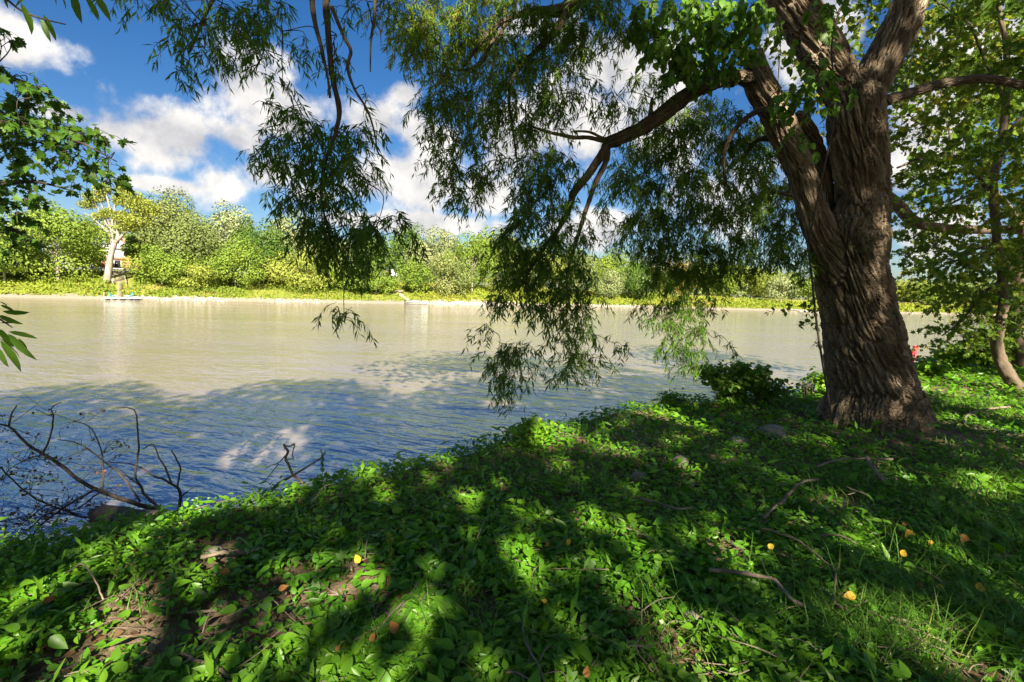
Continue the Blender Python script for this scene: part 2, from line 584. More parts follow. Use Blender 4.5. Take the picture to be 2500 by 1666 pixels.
def farground_mat():
    m, t, out = new_mat('far_bank_ground')
    g = t.nodes.new('ShaderNodeNewGeometry')
    P = g.outputs['Position']
    s = t.nodes.new('ShaderNodeSeparateXYZ')
    t.links.new(P, s.inputs[0])
    a = noise(t, P, .25, 6, .65)
    z = mth(t, 'ADD', s.outputs[2], mth(t, 'MULTIPLY_ADD', a, 1.4, -.7))
    sand = mixc(t, noise(t, P, 1.5, 5), (.20, .165, .12), (.34, .29, .23))
    grass = mixc(t, mapr(t, a, .35, .65), (.15, .19, .03), (.24, .23, .05))
    grass = mixc(t, mapr(t, noise(t, P, .07, 3), .55, .68), grass, (.30, .20, .07))
    c = mixc(t, mapr(t, z, .7, 1.1), sand, grass)
    p = t.nodes.new('ShaderNodeBsdfPrincipled')
    t.links.new(c, p.inputs['Base Color'])
    p.inputs['Roughness'].default_value = .95
    p.inputs['Specular IOR Level'].default_value = .1
    t.links.new(p.outputs[0], out.inputs[0])
    return m


M['farground'] = farground_mat()


def water_mat():
    m, t, out = new_mat('murky_river_water')
    g = t.nodes.new('ShaderNodeNewGeometry')
    P = g.outputs['Position']
    rot = t.nodes.new('ShaderNodeVectorRotate')
    rot.rotation_type = 'Z_AXIS'
    rot.inputs['Angle'].default_value = math.radians(24)
    t.links.new(P, rot.inputs['Vector'])
    v = vmth(t, 'MULTIPLY', rot.outputs[0], (.42, 1.0, 1.0))
    w1 = noise(t, v, 2.6, 3, .5, .4)
    w2 = noise(t, v, 7.5, 3, .5, .3)
    w3 = noise(t, v, .55, 2, .5, .3)
    # cat's paws: patches of rougher and calmer water
    calm = mapr(t, noise(t, vmth(t, 'MULTIPLY', P, (.5, 1, 1)), .075, 3, .5), .38, .62, .45, 1.0)
    h = mth(t, 'ADD', mth(t, 'MULTIPLY', w1, .60), mth(t, 'ADD', mth(t, 'MULTIPLY', w2, .16), mth(t, 'MULTIPLY', w3, .9)))
    h = mth(t, 'MULTIPLY', h, calm)
    b = t.nodes.new('ShaderNodeBump')
    b.inputs['Strength'].default_value = .9
    b.inputs['Distance'].default_value = .20
    t.links.new(h, b.inputs['Height'])
    silt = mixc(t, noise(t, P, .05, 4), (.225, .178, .134), (.275, .224, .178))
    p = t.nodes.new('ShaderNodeBsdfPrincipled')
    t.links.new(silt, p.inputs['Base Color'])
    p.inputs['Roughness'].default_value = .06
    p.inputs['IOR'].default_value = 3.6
    p.inputs['Specular Tint'].default_value = (.62, .84, 1.0, 1)
    p.inputs['Specular IOR Level'].default_value = .6
    t.links.new(b.outputs[0], p.inputs['Normal'])
    t.links.new(p.outputs[0], out.inputs[0])
    return m


M['water'] = water_mat()

# ------------------------------------------------------------------ terrain
LAND_Z = 1.9
EDGE_PX = [(-60, 1350), (60, 1338), (250, 1296), (450, 1262), (620, 1218), (800, 1172), (1000, 1132), (1150, 1092), (1300, 1052),
           (1500, 1000), (1750, 975), (1900, 965), (2010, 950), (2150, 905), (2260, 880), (2330, 858)]
EDGE = np.array([atz(x, y, LAND_Z - .02)[:2] for x, y in EDGE_PX])
EDGE = np.vstack([[(-60, -50), (-14, -5.5)], EDGE, [(25, 27), (60, 58), (140, 110), (400, 200), (1500, 500)]])


def sdist(x, y, line):
    """signed distance to a polyline; positive on its right-hand side"""
    P = np.stack([x, y], -1)
    best = np.full(len(P), 1e9)
    sg = np.ones(len(P))
    for a, b in zip(line[:-1], line[1:]):
        d = b - a
        t = np.clip(((P - a) @ d) / (d @ d), 0, 1)
        q = P - (a + t[:, None] * d)
        ds = np.linalg.norm(q, axis=1)
        cr = d[1] * q[:, 0] - d[0] * q[:, 1]
        m = ds < best - 1e-9
        best = np.where(m, ds, best)
        sg = np.where(m, np.where(cr >= 0, 1, -1), sg)
    return best * sg


def gz(x, y):
    x = np.atleast_1d(np.asarray(x, float))
    y = np.atleast_1d(np.asarray(y, float))
    s = sdist(x, y, EDGE)
    z = LAND_Z + .10 * (n2(x, y, .7, 3) - .5) + .05 * (n2(x, y, 3.0, 4) - .5) + np.clip(s - 6, 0, 60) * .03
    # low mound of soil round the old willow
    wb = WILLOW_BASE
    z = z + .10 * np.exp(-((x - wb[0]) ** 2 + (y - wb[1]) ** 2) / 1.6)
    drop = np.where(s < .15, -(.15 - s) * .85 + .0, 0)
    drop = np.where((s < .5) & (s >= .15), -.0, drop)
    return np.maximum(z + drop, -1.6)


def gz1(x, y):
    return float(gz(x, y)[0])


WILLOW_BASE = atz(2140, 1046, LAND_Z)


def onground(px, py, lift=0.0):
    p = atz(px, py, LAND_Z)
    for _ in range(4):
        p = atz(px, py, gz1(p[0], p[1]) + lift)
    return p


def grid(name, xs, ys, zf, keep=None):
    X, Y = np.meshgrid(xs, ys)
    x, y = X.ravel(), Y.ravel()
    V = np.stack([x, y, zf(x, y)], -1)
    nx, ny = len(xs), len(ys)
    i = (np.arange(ny - 1)[:, None] * nx + np.arange(nx - 1)[None, :]).ravel()
    q = np.stack([i, i + 1, i + nx + 1, i + nx], -1)
    if keep is not None:
        k = keep(x, y)
        q = q[k[q].any(axis=1)]
    return mesh_np(name, V, q.ravel(), np.full(len(q), 4))


def axis(fine0, fine1, step, lo, hi, g=1.25):
    a = list(np.arange(fine0, fine1 + 1e-6, step))
    s, v = step, a[-1]
    while v < hi:
        s *= g
        v += s
        a.append(v)
    s, v = step, a[0]
    pre = []
    while v > lo:
        s *= g
        v -= s
        pre.append(v)
    return np.array(pre[::-1] + a)


me = grid('near_bank', axis(-6, 12, .15, -1500, 2500), axis(0, 18, .15, -2000, 900), gz, lambda x, y: sdist(x, y, EDGE) > -5)
o = link('near_bank', me, M['soil'], smooth=True)
tag(o, 'brown soil of the near river bank under the ground cover', kind='structure')

# far bank: waterline read along the picture, as a curve on the water plane
FAR_PX = [(-500, 715), (0, 726), (300, 732), (640, 737), (1000, 742.5), (1250, 746), (1480, 749.5), (1800, 757), (2050, 762), (2270, 767), (2500, 772.5)]
FAR = np.array([atz(x, y, 0)[:2] for x, y in FAR_PX])
FAR = np.vstack([[FAR[0] + (FAR[0] - FAR[1]) * 12], FAR, [FAR[-1] + (FAR[-1] - FAR[-2]) * 12]])


def farz(x, y):
    x = np.atleast_1d(np.asarray(x, float))
    y = np.atleast_1d(np.asarray(y, float))
    t = -sdist(x, y, FAR)
    z = np.interp(t, [-8, 0, 3, 6, 14, 22, 32, 60, 3000], [-1.6, -.02, .55, 1.0, 2.9, 4.6, 6.9, 7.6, 9])
    k = np.interp(x, [-60, 0, 120], [1.0, .95, .62])
    z = np.where(z > .5, .5 + (z - .5) * k, z)
    return z + np.clip(t, 0, 5) * .06 * (n2(x, y, .25, 9) - .5)


def farz1(x, y):
    return float(farz(x, y)[0])


me = grid('far_bank', axis(-150, 230, 2.5, -3000, 3500), axis(80, 330, 2.5, 10, 5000), farz, lambda x, y: -sdist(x, y, FAR) > -8)
tag(link('far_bank', me, M['farground'], smooth=True), 'sunlit grassy bank across the river', kind='structure')

me = mesh_np('river', np.array([(-3500, -2500, 0), (3500, -2500, 0), (3500, 3500, 0), (-3500, 3500, 0)]), [0, 1, 2, 3], [4])
tag(link('river', me, M['water']), 'wide murky river with blue ripples in the tree shade', kind='structure')


def bank_depth(px):
    ys = np.interp(px, [p[0] for p in FAR_PX], [p[1] for p in FAR_PX])
    return atz(px, ys, 0)[1]


def far_at(px, t):
    """a point on the far bank in the direction of column px, t metres beyond the waterline"""
    w = atz(px, np.interp(px, [p[0] for p in FAR_PX], [p[1] for p in FAR_PX]), 0)
    d = unit(w[:2] - CAM[:2])
    k = 1.0
    p = w[:2] + d * t
    for _ in range(6):
        tt = -sdist(p[:1], p[1:2], FAR)[0]
        p = p + d * (t - tt)
    return np.array([p[0], p[1], farz1(p[0], p[1])])


def horizon(px):
    return 833 - F * (math.tan(-PITCH) / math.cos(ROLL)) + (px - 1250) * math.tan(ROLL)


# ------------------------------------------------------------------ far trees
def crown_mesh(name, center, R, n, leaf, seed, lobes=16, droop=0.0, hole=None, bottom=-.95, even=False):
    """leaf clumps spread over many uneven lobes filling an ellipsoid"""
    r = np.random.default_rng(seed)
    d = unit(r.normal(size=(lobes * 3, 3)))
    d = d[d[:, 2] > bottom][:lobes]
    k = len(d)
    rad = r.uniform(.35, .80, k)
    lc = d * rad[:, None]
    lr = r.uniform(.24, .46, k)
    if even:
        rad = r.random(k) ** (1 / 3) * .88
        lc = d * rad[:, None]
        lr = r.uniform(.13, .24, k)
    w = lr ** 2
    idx = r.choice(k, n, p=w / w.sum())
    v = unit(r.normal(size=(n, 3)))
    rr = r.uniform(.80, 1.08, n) * lr[idx] if not even else r.random(n) ** .5 * lr[idx]
    loc = lc[idx] + v * rr[:, None]
    P = center + loc * R
    if even:
        loc = unit(r.normal(size=(n, 3))) * r.random((n, 1)) ** (1 / 3)
        loc = loc * (1 + .16 * (fbm(loc * 3 + seed, 2, seed)[:, None] - .5))
        P = center + loc * R
    nrm = unit(v + .38 * r.normal(size=(n, 3)) + np.array([0, 0, .25]))
    dv = unit(np.cross(nrm, r.normal(size=(n, 3))) + np.array([0, 0, -droop]))
    tone = r.random(k)
    rnd = np.clip(.45 * tone[idx] + .22 * r.random(n) + .3 * r.random(), 0, 1)
    sc = leaf * r.uniform(.6, 1.4, n)
    if hole is not None:
        keep = hole(P)
        P, dv, nrm, sc, rnd = P[keep], dv[keep], nrm[keep], sc[keep], rnd[keep]
    return scatter(name, T_QUAD, P, dv, nrm, sc, rnd, sc * .8), center + lc * R


def far_tree(name, label, px, top, width, t, kind, seed, n=6500, base_frac=.06, leaf=.42, droop=.2, pale=False, cat='tree', group=None):
    b = far_at(px, t)
    ht = at(px, top, b[1])[2] - b[2]
    wr = width / 2 / F * b[1]
    root = empty(name, b)
    tag(root, label, cat, group)
    cz0 = base_frac * ht
    cen = b + np.array([0, 0, (cz0 + ht) / 2])
    R = np.array([wr * 1.18, wr, (ht - cz0) / 2 * 1.06])
    me, lc = crown_mesh('crown', cen, R, n, leaf * .88 * (b[1] / 120) ** .6, seed, lobes=random.choice((18, 24, 30)), droop=droop)
    c = link('crown', me, M['far'][kind], root)
    rt = max(.12, ht * .018)
    top_ = cen + np.array([random.uniform(-.1, .1) * wr, 0, R[2] * .4])
    polys = [(spline([b - [0, 0, .4], b + [random.uniform(-.2, .2), 0, ht * .25], cen, top_], 4),
              np.linspace(rt, rt * .3, 13))]
    for q in lc[:7]:
        s0 = b + (cen - b) * random.uniform(.35, .9)
        polys.append((spline([s0, (s0 + q) / 2 + [0, 0, .06 * ht], q], 3), np.linspace(rt * .4, rt * .12, 7)))
    link('trunk', tubes('trunk', polys, 6), M['palebark' if pale else 'farbark'], root, True)
    return root


FT = [  # name, label, px, top, width, inland, kind, n, base, leaf, pale
    ('maple_tree', 'broad blue-green tree at the left edge of the far bank', 15, 555, 190, 14, 4, 8750, .02, .42),
    ('maple_tree', 'big rounded yellow-green maple left of the bare-limbed cottonwood', 145, 492, 215, 16, 0, 13750, .02, .42),
    ('maple_tree', 'small bright green tree touching the left side of the pale leaning trunk', 228, 590, 60, 34, 0, 3750, .1, .36),
    ('maple_tree', 'small yellow-green tree hiding the gable of the brick house', 334, 580, 56, 33, 0, 4200, .35, .34),
    ('oak_tree', 'dark green tree filling the gap behind the cottonwood and its house', 350, 560, 130, 66, 4, 6875, .05, .45),
    ('ash_tree', 'tall grey-green tree rising just right of the cottonwood', 415, 472, 150, 40, 1, 10000, .05, .42),
    ('bushy_tree', 'bright green bushy tree hanging over the right side of the wooden stairs', 398, 600, 130, 16, 0, 8750, .0, .36),
    ('willow_tree', 'light green domed tree second tallest on the left half of the far bank', 470, 508, 170, 22, 1, 11875, .02, .40),
    ('oak_tree', 'pale olive tree behind the light green dome, sky beside its ragged top', 548, 503, 130, 55, 2, 7500, .05, .46),
    ('bushy_tree', 'yellow-green bush leaning toward the water under the light green dome', 470, 640, 110, 12, 3, 5000, .0, .34),
    ('bushy_tree', 'vivid green low tree at the edge of the bank right of the yellow-green bush', 575, 588, 130, 14, 0, 8750, .0, .36),
    ('poplar_tree', 'small olive tree with a thin top seen over the vivid green low tree', 612, 527, 80, 46, 4, 5000, .05, .42),
    ('oak_tree', 'mid green tree with a visible trunk left of the hanging willow branch', 660, 543, 120, 22, 4, 8125, .12, .40),
    ('oak_tree', 'silvery olive tree partly hidden by the left edge of the hanging branch', 700, 520, 110, 55, 2, 6875, .05, .45),
    ('round_tree', 'round yellow-green tree low on the bank left of the hanging branch', 735, 605, 175, 14, 3, 10625, .0, .36),
    ('oak_tree', 'pale tree mostly screened by the dense hanging willow branch', 800, 552, 150, 48, 2, 7500, .05, .45),
    ('bushy_tree', 'leafy low tree under the tip of the hanging willow branch', 850, 622, 130, 14, 0, 7500, .0, .36),
    ('oak_tree', 'green tree seen through the right side of the hanging branch', 905, 562, 110, 40, 4, 6250, .05, .42),
    ('bushy_tree', 'dark leafy bush left of the dirt trail to the water', 918, 660, 80, 12, 0, 4375, .0, .34),
    ('oak_tree', 'dark green tree behind the left shoulder of the silvery round tree', 995, 545, 90, 46, 4, 5625, .05, .42),
    ('round_tree', 'dense silvery round-topped tree, palest on the far bank', 1062, 546, 120, 34, 2, 11875, .05, .36),
    ('bushy_tree', 'bright yellow-green low tree right of the white garden chair', 1018, 632, 85, 14, 0, 5625, .0, .34),
    ('willow_tree', 'soft olive weeping tree leaning over the shore right of the moored boat', 1098, 622, 120, 11, 1, 8125, .0, .34),
    ('poplar_tree', 'tall yellow-green tree right of the silvery round tree', 1152, 566, 130, 18, 0, 9375, .02, .38),
    ('ash_tree', 'yellow-topped tree just left of the willow curtain', 1200, 560, 120, 44, 3, 6875, .05, .42),
    ('ash_tree', 'golden green tree mostly behind the left part of the willow curtain', 1290, 585, 140, 40, 3, 6875, .02, .42),
    ('willow_tree', 'olive tree standing behind the middle of the willow curtain', 1385, 600, 130, 36, 1, 6875, .02, .42),
    ('ash_tree', 'bright green tree with yellowing top in the gap right of the willow curtain', 1492, 612, 110, 44, 0, 7500, .02, .36),
    ('willow_tree', 'silver-green fan-shaped tree in the gap right of the willow curtain', 1482, 652, 70, 15, 2, 5625, .0, .30),
    ('round_tree', 'dark blue-green tree right of the silver-green fan-shaped one', 1555, 632, 110, 16, 4, 8125, .0, .32),
    ('ash_tree', 'orange-tinged tree behind the right willow curtain', 1650, 622, 110, 40, 5, 6250, .02, .38),
    ('oak_tree', 'green tree showing between the drooping strands right of the orange-tinged tree', 1740, 640, 120, 36, 0, 6875, .02, .38),
    ('ash_tree', 'pale yellow tree seen below the right willow curtain', 1835, 645, 120, 36, 3, 6875, .02, .38),
    ('willow_tree', 'small silvery tree with light trunk left of the big trunk', 1905, 668, 70, 18, 2, 4375, .12, .32),
    ('oak_tree', 'tree of mixed green just left of the big willow trunk', 1970, 655, 110, 34, 0, 6250, .04, .38),
    ('oak_tree', 'tree on the far bank hidden behind the big willow trunk', 2085, 668, 130, 34, 1, 5625, .04, .40),
    ('ash_tree', 'yellow-green far tree right of the big trunk', 2200, 682, 110, 34, 3, 6875, .0, .36),
    ('ash_tree', 'green far tree showing under the maple leaves right of the big trunk', 2290, 690, 120, 22, 0, 6875, .0, .36),
    ('oak_tree', 'far tree behind the slim bent trunk', 2420, 690, 150, 34, 1, 5625, .0, .40),
]
for i, r_ in enumerate(FT):
    nm, lb, px, tp, wd, inl, kd, n, bf, lf = r_
    far_tree(nm, lb, px, tp, wd, inl, kd, 100 + i, int(n * .9), bf, lf, group='trees along the far bank')

# wood reading as one mass behind the far trees
P_, D_, N_, S_, R_ = [], [], [], [], []
for px in np.arange(-700, 3000, 14):
    tt = RNG.uniform(62, 95)
    try:
        b = far_at(px, tt)
    except Exception:
        continue
    topy = np.interp(px, [-700, 0, 300, 700, 1150, 1500, 2000, 2500, 3000], [540, 560, 540, 575, 600, 645, 680, 700, 700]) + RNG.normal() * 8
    ht = at(px, topy, b[1])[2] - b[2]
    k = 80
    wr = 2.6 * b[1] / 150
    v = unit(RNG.normal(size=(k, 3)))
    P_.append(b + np.array([0, 0, ht * .5]) + v * np.array([wr * 1.3, wr, ht * .52]) * RNG.uniform(.75, 1.05, (k, 1)))
    N_.append(unit(v + .5 * RNG.normal(size=(k, 3))))
    D_.append(unit(RNG.normal(size=(k, 3)) + [0, 0, -.3]))
    S_.append(1.0 * (b[1] / 150) * RNG.uniform(.6, 1.3, k))
    R_.append(np.clip(RNG.uniform(0, .7) + .3 * RNG.random(k), 0, 1))
S_ = np.concatenate(S_)
me = scatter('distant_wood', T_QUAD, np.concatenate(P_), np.concatenate(D_), np.concatenate(N_), S_, np.concatenate(R_), S_ * .8)
tag(link('distant_wood', me, M['far'][1]), 'continuous hazy green wood behind the far bank trees', 'wood', kind='stuff')

# half-dead cottonwood with a pale leaning trunk
cb = far_at(262, 17)
ct = empty('cottonwood_tree', cb)
tag(ct, 'half-dead cottonwood with thick pale leaning trunk and sparse yellowing crown', 'tree', 'trees along the far bank')
CD = cb[1]
def cp(px, py, dd=0): return at(px, py, CD + dd)
def cpl(pts, w0, w1, k=4):
    q = spline([cp(*p) for p in pts], k)
    return (q, np.linspace(w0, w1, len(q)) / 2 / F * CD)
tr = [cpl([(258, 700), (262, 680), (268, 640), (274, 612), (280, 594)], 17, 11, 5)]
tr[0][1][:3] *= 1.12
link('trunk', tubes('trunk', tr, 12), M['palebark'], ct, True)
lim = [cpl([(277, 605), (273, 575), (274, 540), (266, 500), (258, 470), (248, 452)], 9, 2),
       cpl([(280, 596), (288, 575), (284, 545), (280, 510), (286, 480), (297, 455)], 10, 2),
       cpl([(281, 594), (296, 578), (312, 562), (330, 545), (352, 528)], 8, 2),
       cpl([(276, 585), (258, 562), (240, 545), (222, 530), (206, 520)], 7, 1.5),
       cpl([(284, 570), (262, 550), (246, 520), (232, 500), (214, 492)], 6, 1.5),
       cpl([(284, 545), (300, 520), (318, 495), (326, 475)], 5, 1.5),
       cpl([(273, 560), (262, 535), (250, 505), (240, 480), (230, 462)], 5, 1.5),
       cpl([(282, 588), (300, 572), (318, 560), (335, 558)], 3, 1)]
for l_ in lim:
    link('limb', tubes('limb', [l_], 7), M['palebark'], ct, True)
tw = []
for l_ in lim:
    for _ in range(9):
        i = random.randrange(3, len(l_[0]))
        s0 = l_[0][i]
        e = s0 + np.array([random.uniform(-2.4, 2.4), random.uniform(-1.5, 1.5), random.uniform(-.6, 2.0)])
        tw.append((spline([s0, (s0 + e) / 2 + [0, 0, .3], e], 3), np.linspace(.06, .02, 7)))
tag(link('twigs', tubes('twigs', tw, 4), M['palebark'], ct), kind='stuff')
CL = [(250, 462, 22, 16), (300, 462, 20, 22), (322, 490, 34, 24), (345, 505, 34, 22), (232, 482, 30, 14), (215, 500, 24, 12),
      (300, 530, 30, 16), (330, 540, 40, 18), (265, 520, 22, 12), (245, 528, 22, 10), (370, 512, 24, 18), (288, 488, 14, 16), (310, 555, 30, 14), (212, 560, 22, 22)]
P_ = []
for (x, y, rx, ry) in CL:
    k = int(rx * ry * 2.2)
    v = unit(RNG.normal(size=(k, 3))) * RNG.uniform(.4, 1, (k, 1))
    P_.append(cp(x, y) + v * np.array([rx, rx * .8, ry]) / F * CD)
P_ = np.concatenate(P_)
k = len(P_)
sc = .34 * RNG.uniform(.6, 1.3, k)
me = scatter('crown', T_QUAD, P_, RNG.normal(size=(k, 3)), RNG.normal(size=(k, 3)), sc, RNG.random(k), sc * .7)
link('crown', me, M['far'][3], ct)

# low vegetation on the far bank
n = 46000
px = RNG.uniform(-250, 2600, n * 2)
wy = np.interp(px, [p[0] for p in FAR_PX], [p[1] for p in FAR_PX])
WX = np.array([atz(a, b, 0)[:2] for a, b in zip(np.linspace(-250, 2600, 400), np.interp(np.linspace(-250, 2600, 400), [p[0] for p in FAR_PX], [p[1] for p in FAR_PX]))])
bx = np.interp(px, np.linspace(-250, 2600, 400), WX[:, 0])
by = np.interp(px, np.linspace(-250, 2600, 400), WX[:, 1])
dd = unit(np.stack([bx, by], -1))
tt = RNG.uniform(3.2, 30, n * 2) ** 1.0 * RNG.uniform(.8, 1.3, n * 2)
Q = np.stack([bx, by], -1) + dd * tt[:, None]
tin = -sdist(Q[:, 0], Q[:, 1], FAR)
dens = n2(Q[:, 0], Q[:, 1], .18, 21)
keep = (tin > 3.0 + 5.0 * (n2(Q[:, 0], Q[:, 1], .22, 25) - .5)) & (RNG.random(len(Q)) < np.clip(.15 + 2.2 * (dens - .3), .12, 1))
# the stairs, the walkway, the lawn before the house and the trail stay clear
STX = far_at(291, 8)
pxq = px
keep &= ~((np.abs(pxq - 293) < 9) & (tin < 14)) & ~((pxq > 266) & (pxq < 328) & (tin > 12))
keep &= ~((np.abs(pxq - (1003 - (tin - 3) * 2.6)) < 6) & (tin < 17))
Q, tin, dens = Q[keep][:n], tin[keep][:n], dens[keep][:n]
k = len(Q)
zz = farz(Q[:, 0], Q[:, 1])
hh = np.clip((tin - 2.0) * .10, .10, .60) * (.25 + 5.0 * np.clip(dens - .32, 0, 1)) * (np.linalg.norm(Q, axis=1) / 130) ** .3
P_ = np.stack([Q[:, 0], Q[:, 1], zz + hh * RNG.uniform(0, 1, k)], -1)
N_ = unit(RNG.normal(size=(k, 3)) * .8 + [0, -.4, .6])
D_ = unit(RNG.normal(size=(k, 3)) * .7 + [0, 0, .5])
sc = .36 * RNG.uniform(.6, 1.4, k) * (np.linalg.norm(Q, axis=1) / 130) ** .6
ru = np.clip(.12 + 1.1 * (n2(Q[:, 0], Q[:, 1], .045, 33) - .42) + .25 * RNG.random(k) + np.interp(Q[:, 0], [-100, -40, 0, 150], [0, 0, .13, .26]), 0, 1)
me = scatter('bank_vegetation', T_QUAD, P_, D_, N_, sc, ru, sc * .75)
tag(link('bank_vegetation', me, M['meadow']), 'bright yellow-green low growth covering the far bank', 'vegetation', kind='stuff')

# rubble along the far waterline
n = 1900
px = RNG.uniform(-200, 2500, n)
px = np.where(RNG.random(n) < .3, RNG.uniform(1050, 1260, n), px)
bx = np.interp(px, np.linspace(-250, 2600, 400), WX[:, 0])
by = np.interp(px, np.linspace(-250, 2600, 400), WX[:, 1])
dd = unit(np.stack([bx, by], -1))
tmax = np.where((px > 1040) & (px < 1270), 8.0, 4.6)
tt = RNG.uniform(-.2, 1, n) * tmax
Q = np.stack([bx, by], -1) + dd * tt[:, None]
zz = farz(Q[:, 0], Q[:, 1])
ico = np.array([(0, 0, 1), (.89, 0, .45), (.28, .85, .45), (-.72, .53, .45), (-.72, -.53, .45), (.28, -.85, .45),
                (.72, .53, -.45), (-.28, .85, -.45), (-.89, 0, -.45), (-.28, -.85, -.45), (.72, -.53, -.45), (0, 0, -1)])
icf = [(0, 1, 2), (0, 2, 3), (0, 3, 4), (0, 4, 5), (0, 5, 1), (1, 6, 2), (2, 7, 3), (3, 8, 4), (4, 9, 5), (5, 10, 1),
       (2, 6, 7), (3, 7, 8), (4, 8, 9), (5, 9, 10), (1, 10, 6), (11, 7, 6), (11, 8, 7), (11, 9, 8), (11, 10, 9), (11, 6, 10)]
sc = RNG.uniform(.08, .36, n) * np.clip((n2(Q[:, 0], Q[:, 1], .06, 44) - .36) * 5, .12, 1.15) * (np.linalg.norm(Q, axis=1) / 120) ** .5
V = np.stack([Q[:, 0], Q[:, 1], zz + .02], -1)[:, None, :] + ico[None] * RNG.uniform(.7, 1.3, (n, 12, 1)) * (sc[:, None, None] * np.array([1.3, 1.1, .65]))
fl = np.concatenate(icf)
me = mesh_np('shore_rubble', V.reshape(-1, 3), (fl[None] + np.arange(n)[:, None] * 12).ravel(), np.full(20 * n, 3))
tag(link('shore_rubble', me, M['rubble']), 'pale stones strewn along the far waterline', 'stones', kind='stuff')

# ------------------------------------------------------------------ things on the far bank
def boxes_mesh(name, items):
    """items: (centre, size, yaw) boxes joined into one part"""
    VV, LL = [], []
    cor = np.array([(-.5, -.5, -.5), (.5, -.5, -.5), (.5, .5, -.5), (-.5, .5, -.5), (-.5, -.5, .5), (.5, -.5, .5), (.5, .5, .5), (-.5, .5, .5)])
    fc = np.array([(0, 3, 2, 1), (4, 5, 6, 7), (0, 1, 5, 4), (1, 2, 6, 5), (2, 3, 7, 6), (3, 0, 4, 7)])
    for i, it in enumerate(items):
        c, s = np.array(it[0], float), np.array(it[1], float)
        R = np.array(it[2]) if len(it) > 2 else np.eye(3)
        VV.append((cor * s) @ R.T + c)
        LL.append(fc + i * 8)
    L_ = np.concatenate(LL)
    return mesh_np(name, np.concatenate(VV), L_.ravel(), np.full(len(L_), 4))


def rotz(a):
    c, s = math.cos(a), math.sin(a)
    return np.array([(c, -s, 0), (s, c, 0), (0, 0, 1)])


def rotx(a):
    c, s = math.cos(a), math.sin(a)
    return np.array([(1, 0, 0), (0, c, -s), (0, s, c)])


def frame(px, t):
    """origin on the far bank and a frame whose -y looks at the water"""
    p = far_at(px, t)
    yaw = math.atan2(p[0], p[1])
    return p, rotz(-yaw)


def part(name, m, root, items, o, R, smooth=False):
    it = []
    for b in items:
        Rb = R @ (np.array(b[2]) if len(b) > 2 else np.eye(3))
        it.append((o + R @ np.array(b[0], float), b[1], Rb))
    return link(name, boxes_mesh(name, it), M[m], root, smooth)


# house above the stairs
ho, HR = frame(318, 43)
ho[2] = at(318, 657, ho[1])[2]
house = empty('brick_house', ho)
tag(house, 'red brick house with white gable behind the cottonwood trunk', 'house')
part('wall', 'brick', house, [((0, 4, 1.3), (15, 8, 2.9))], ho, HR)
up = part('upper_wall', 'white', house, [((-2.5, 4.2, 4.3), (8, 7.2, 3.0))], ho, HR)
for x in (-4.6, -.6):
    w_ = part('window', 'darkglass', house, [((x, .55, 4.3), (1.2, .1, 1.2))], ho, HR)
V = np.array([(-6.9, -.2, 5.7), (1.9, -.2, 5.7), (1.9, 8.6, 5.7), (-6.9, 8.6, 5.7), (-2.5, -.2, 8.6), (-2.5, 8.6, 8.6)])
rf = link('roof', mesh_np('roof', ho + V @ HR.T, [0, 1, 4, 1, 2, 5, 4, 2, 3, 5, 3, 0, 4, 5, 0, 3, 2, 1], [3, 4, 3, 4, 4]), M['roof'], house)
part('chimney', 'brick', rf, [((-.9, 5.5, 8.4), (.8, .8, 1.6))], ho, HR)
V = np.array([(-7.9, -.7, 2.8), (7.9, -.7, 2.8), (7.9, 8.7, 2.8), (-7.9, 8.7, 2.8), (-6.8, 1.2, 3.6), (6.8, 1.2, 3.6), (6.8, 7, 3.6), (-6.8, 7, 3.6)])
link('eaves_roof', mesh_np('eaves_roof', ho + V @ HR.T, [0, 1, 5, 4, 1, 2, 6, 5, 2, 3, 7, 6, 3, 0, 4, 7, 4, 5, 6, 7, 3, 2, 1, 0], [4] * 6), M['brick'], house)
for x, w in ((-2.6, 1.5), (3.4, 1.3)):
    w_ = part('patio_door', 'darkglass', house, [((x, -.06, 1.2), (w, .1, 2.2))], ho, HR)
    part('door_frame', 'white', w_, [((x - w / 2 - .05, -.08, 1.2), (.1, .16, 2.3)), ((x + w / 2 + .05, -.08, 1.2), (.1, .16, 2.3)), ((x, -.08, 2.4), (w + .2, .16, .1))], ho, HR)
part('patio_slab', 'concrete', house, [((0, -3.2, -.25), (17, 6.3, .35))], ho, HR)
hr = np.array(far_at(415, 70))
hr[2] = at(392, 600, hr[1])[2]
h2 = empty('grey_roofed_house', [hr[0], hr[1], farz1(hr[0], hr[1])])
tag(h2, 'house with a pale grey roof showing through the trees right of the cottonwood', 'house')
link('wall', boxes_mesh('wall', [(hr + [0, 0, -3.4], (9, 8, 4.0))]), M['white'], h2)
V = hr + np.array([(-5, -4.5, -1.5), (5, -4.5, -1.5), (5, 4.5, -1.5), (-5, 4.5, -1.5), (-3, 0, .8), (3, 0, .8)])
link('roof', mesh_np('roof', V, [0, 1, 5, 4, 1, 2, 5, 2, 3, 4, 5, 3, 0, 4, 3, 2, 1, 0], [4, 3, 4, 3, 4]), M['roof'], h2)
link('window', boxes_mesh('window', [(hr + [1.5, -4.05, -3.2], (1.4, .1, 1.2))]), M['darkglass'], h2)

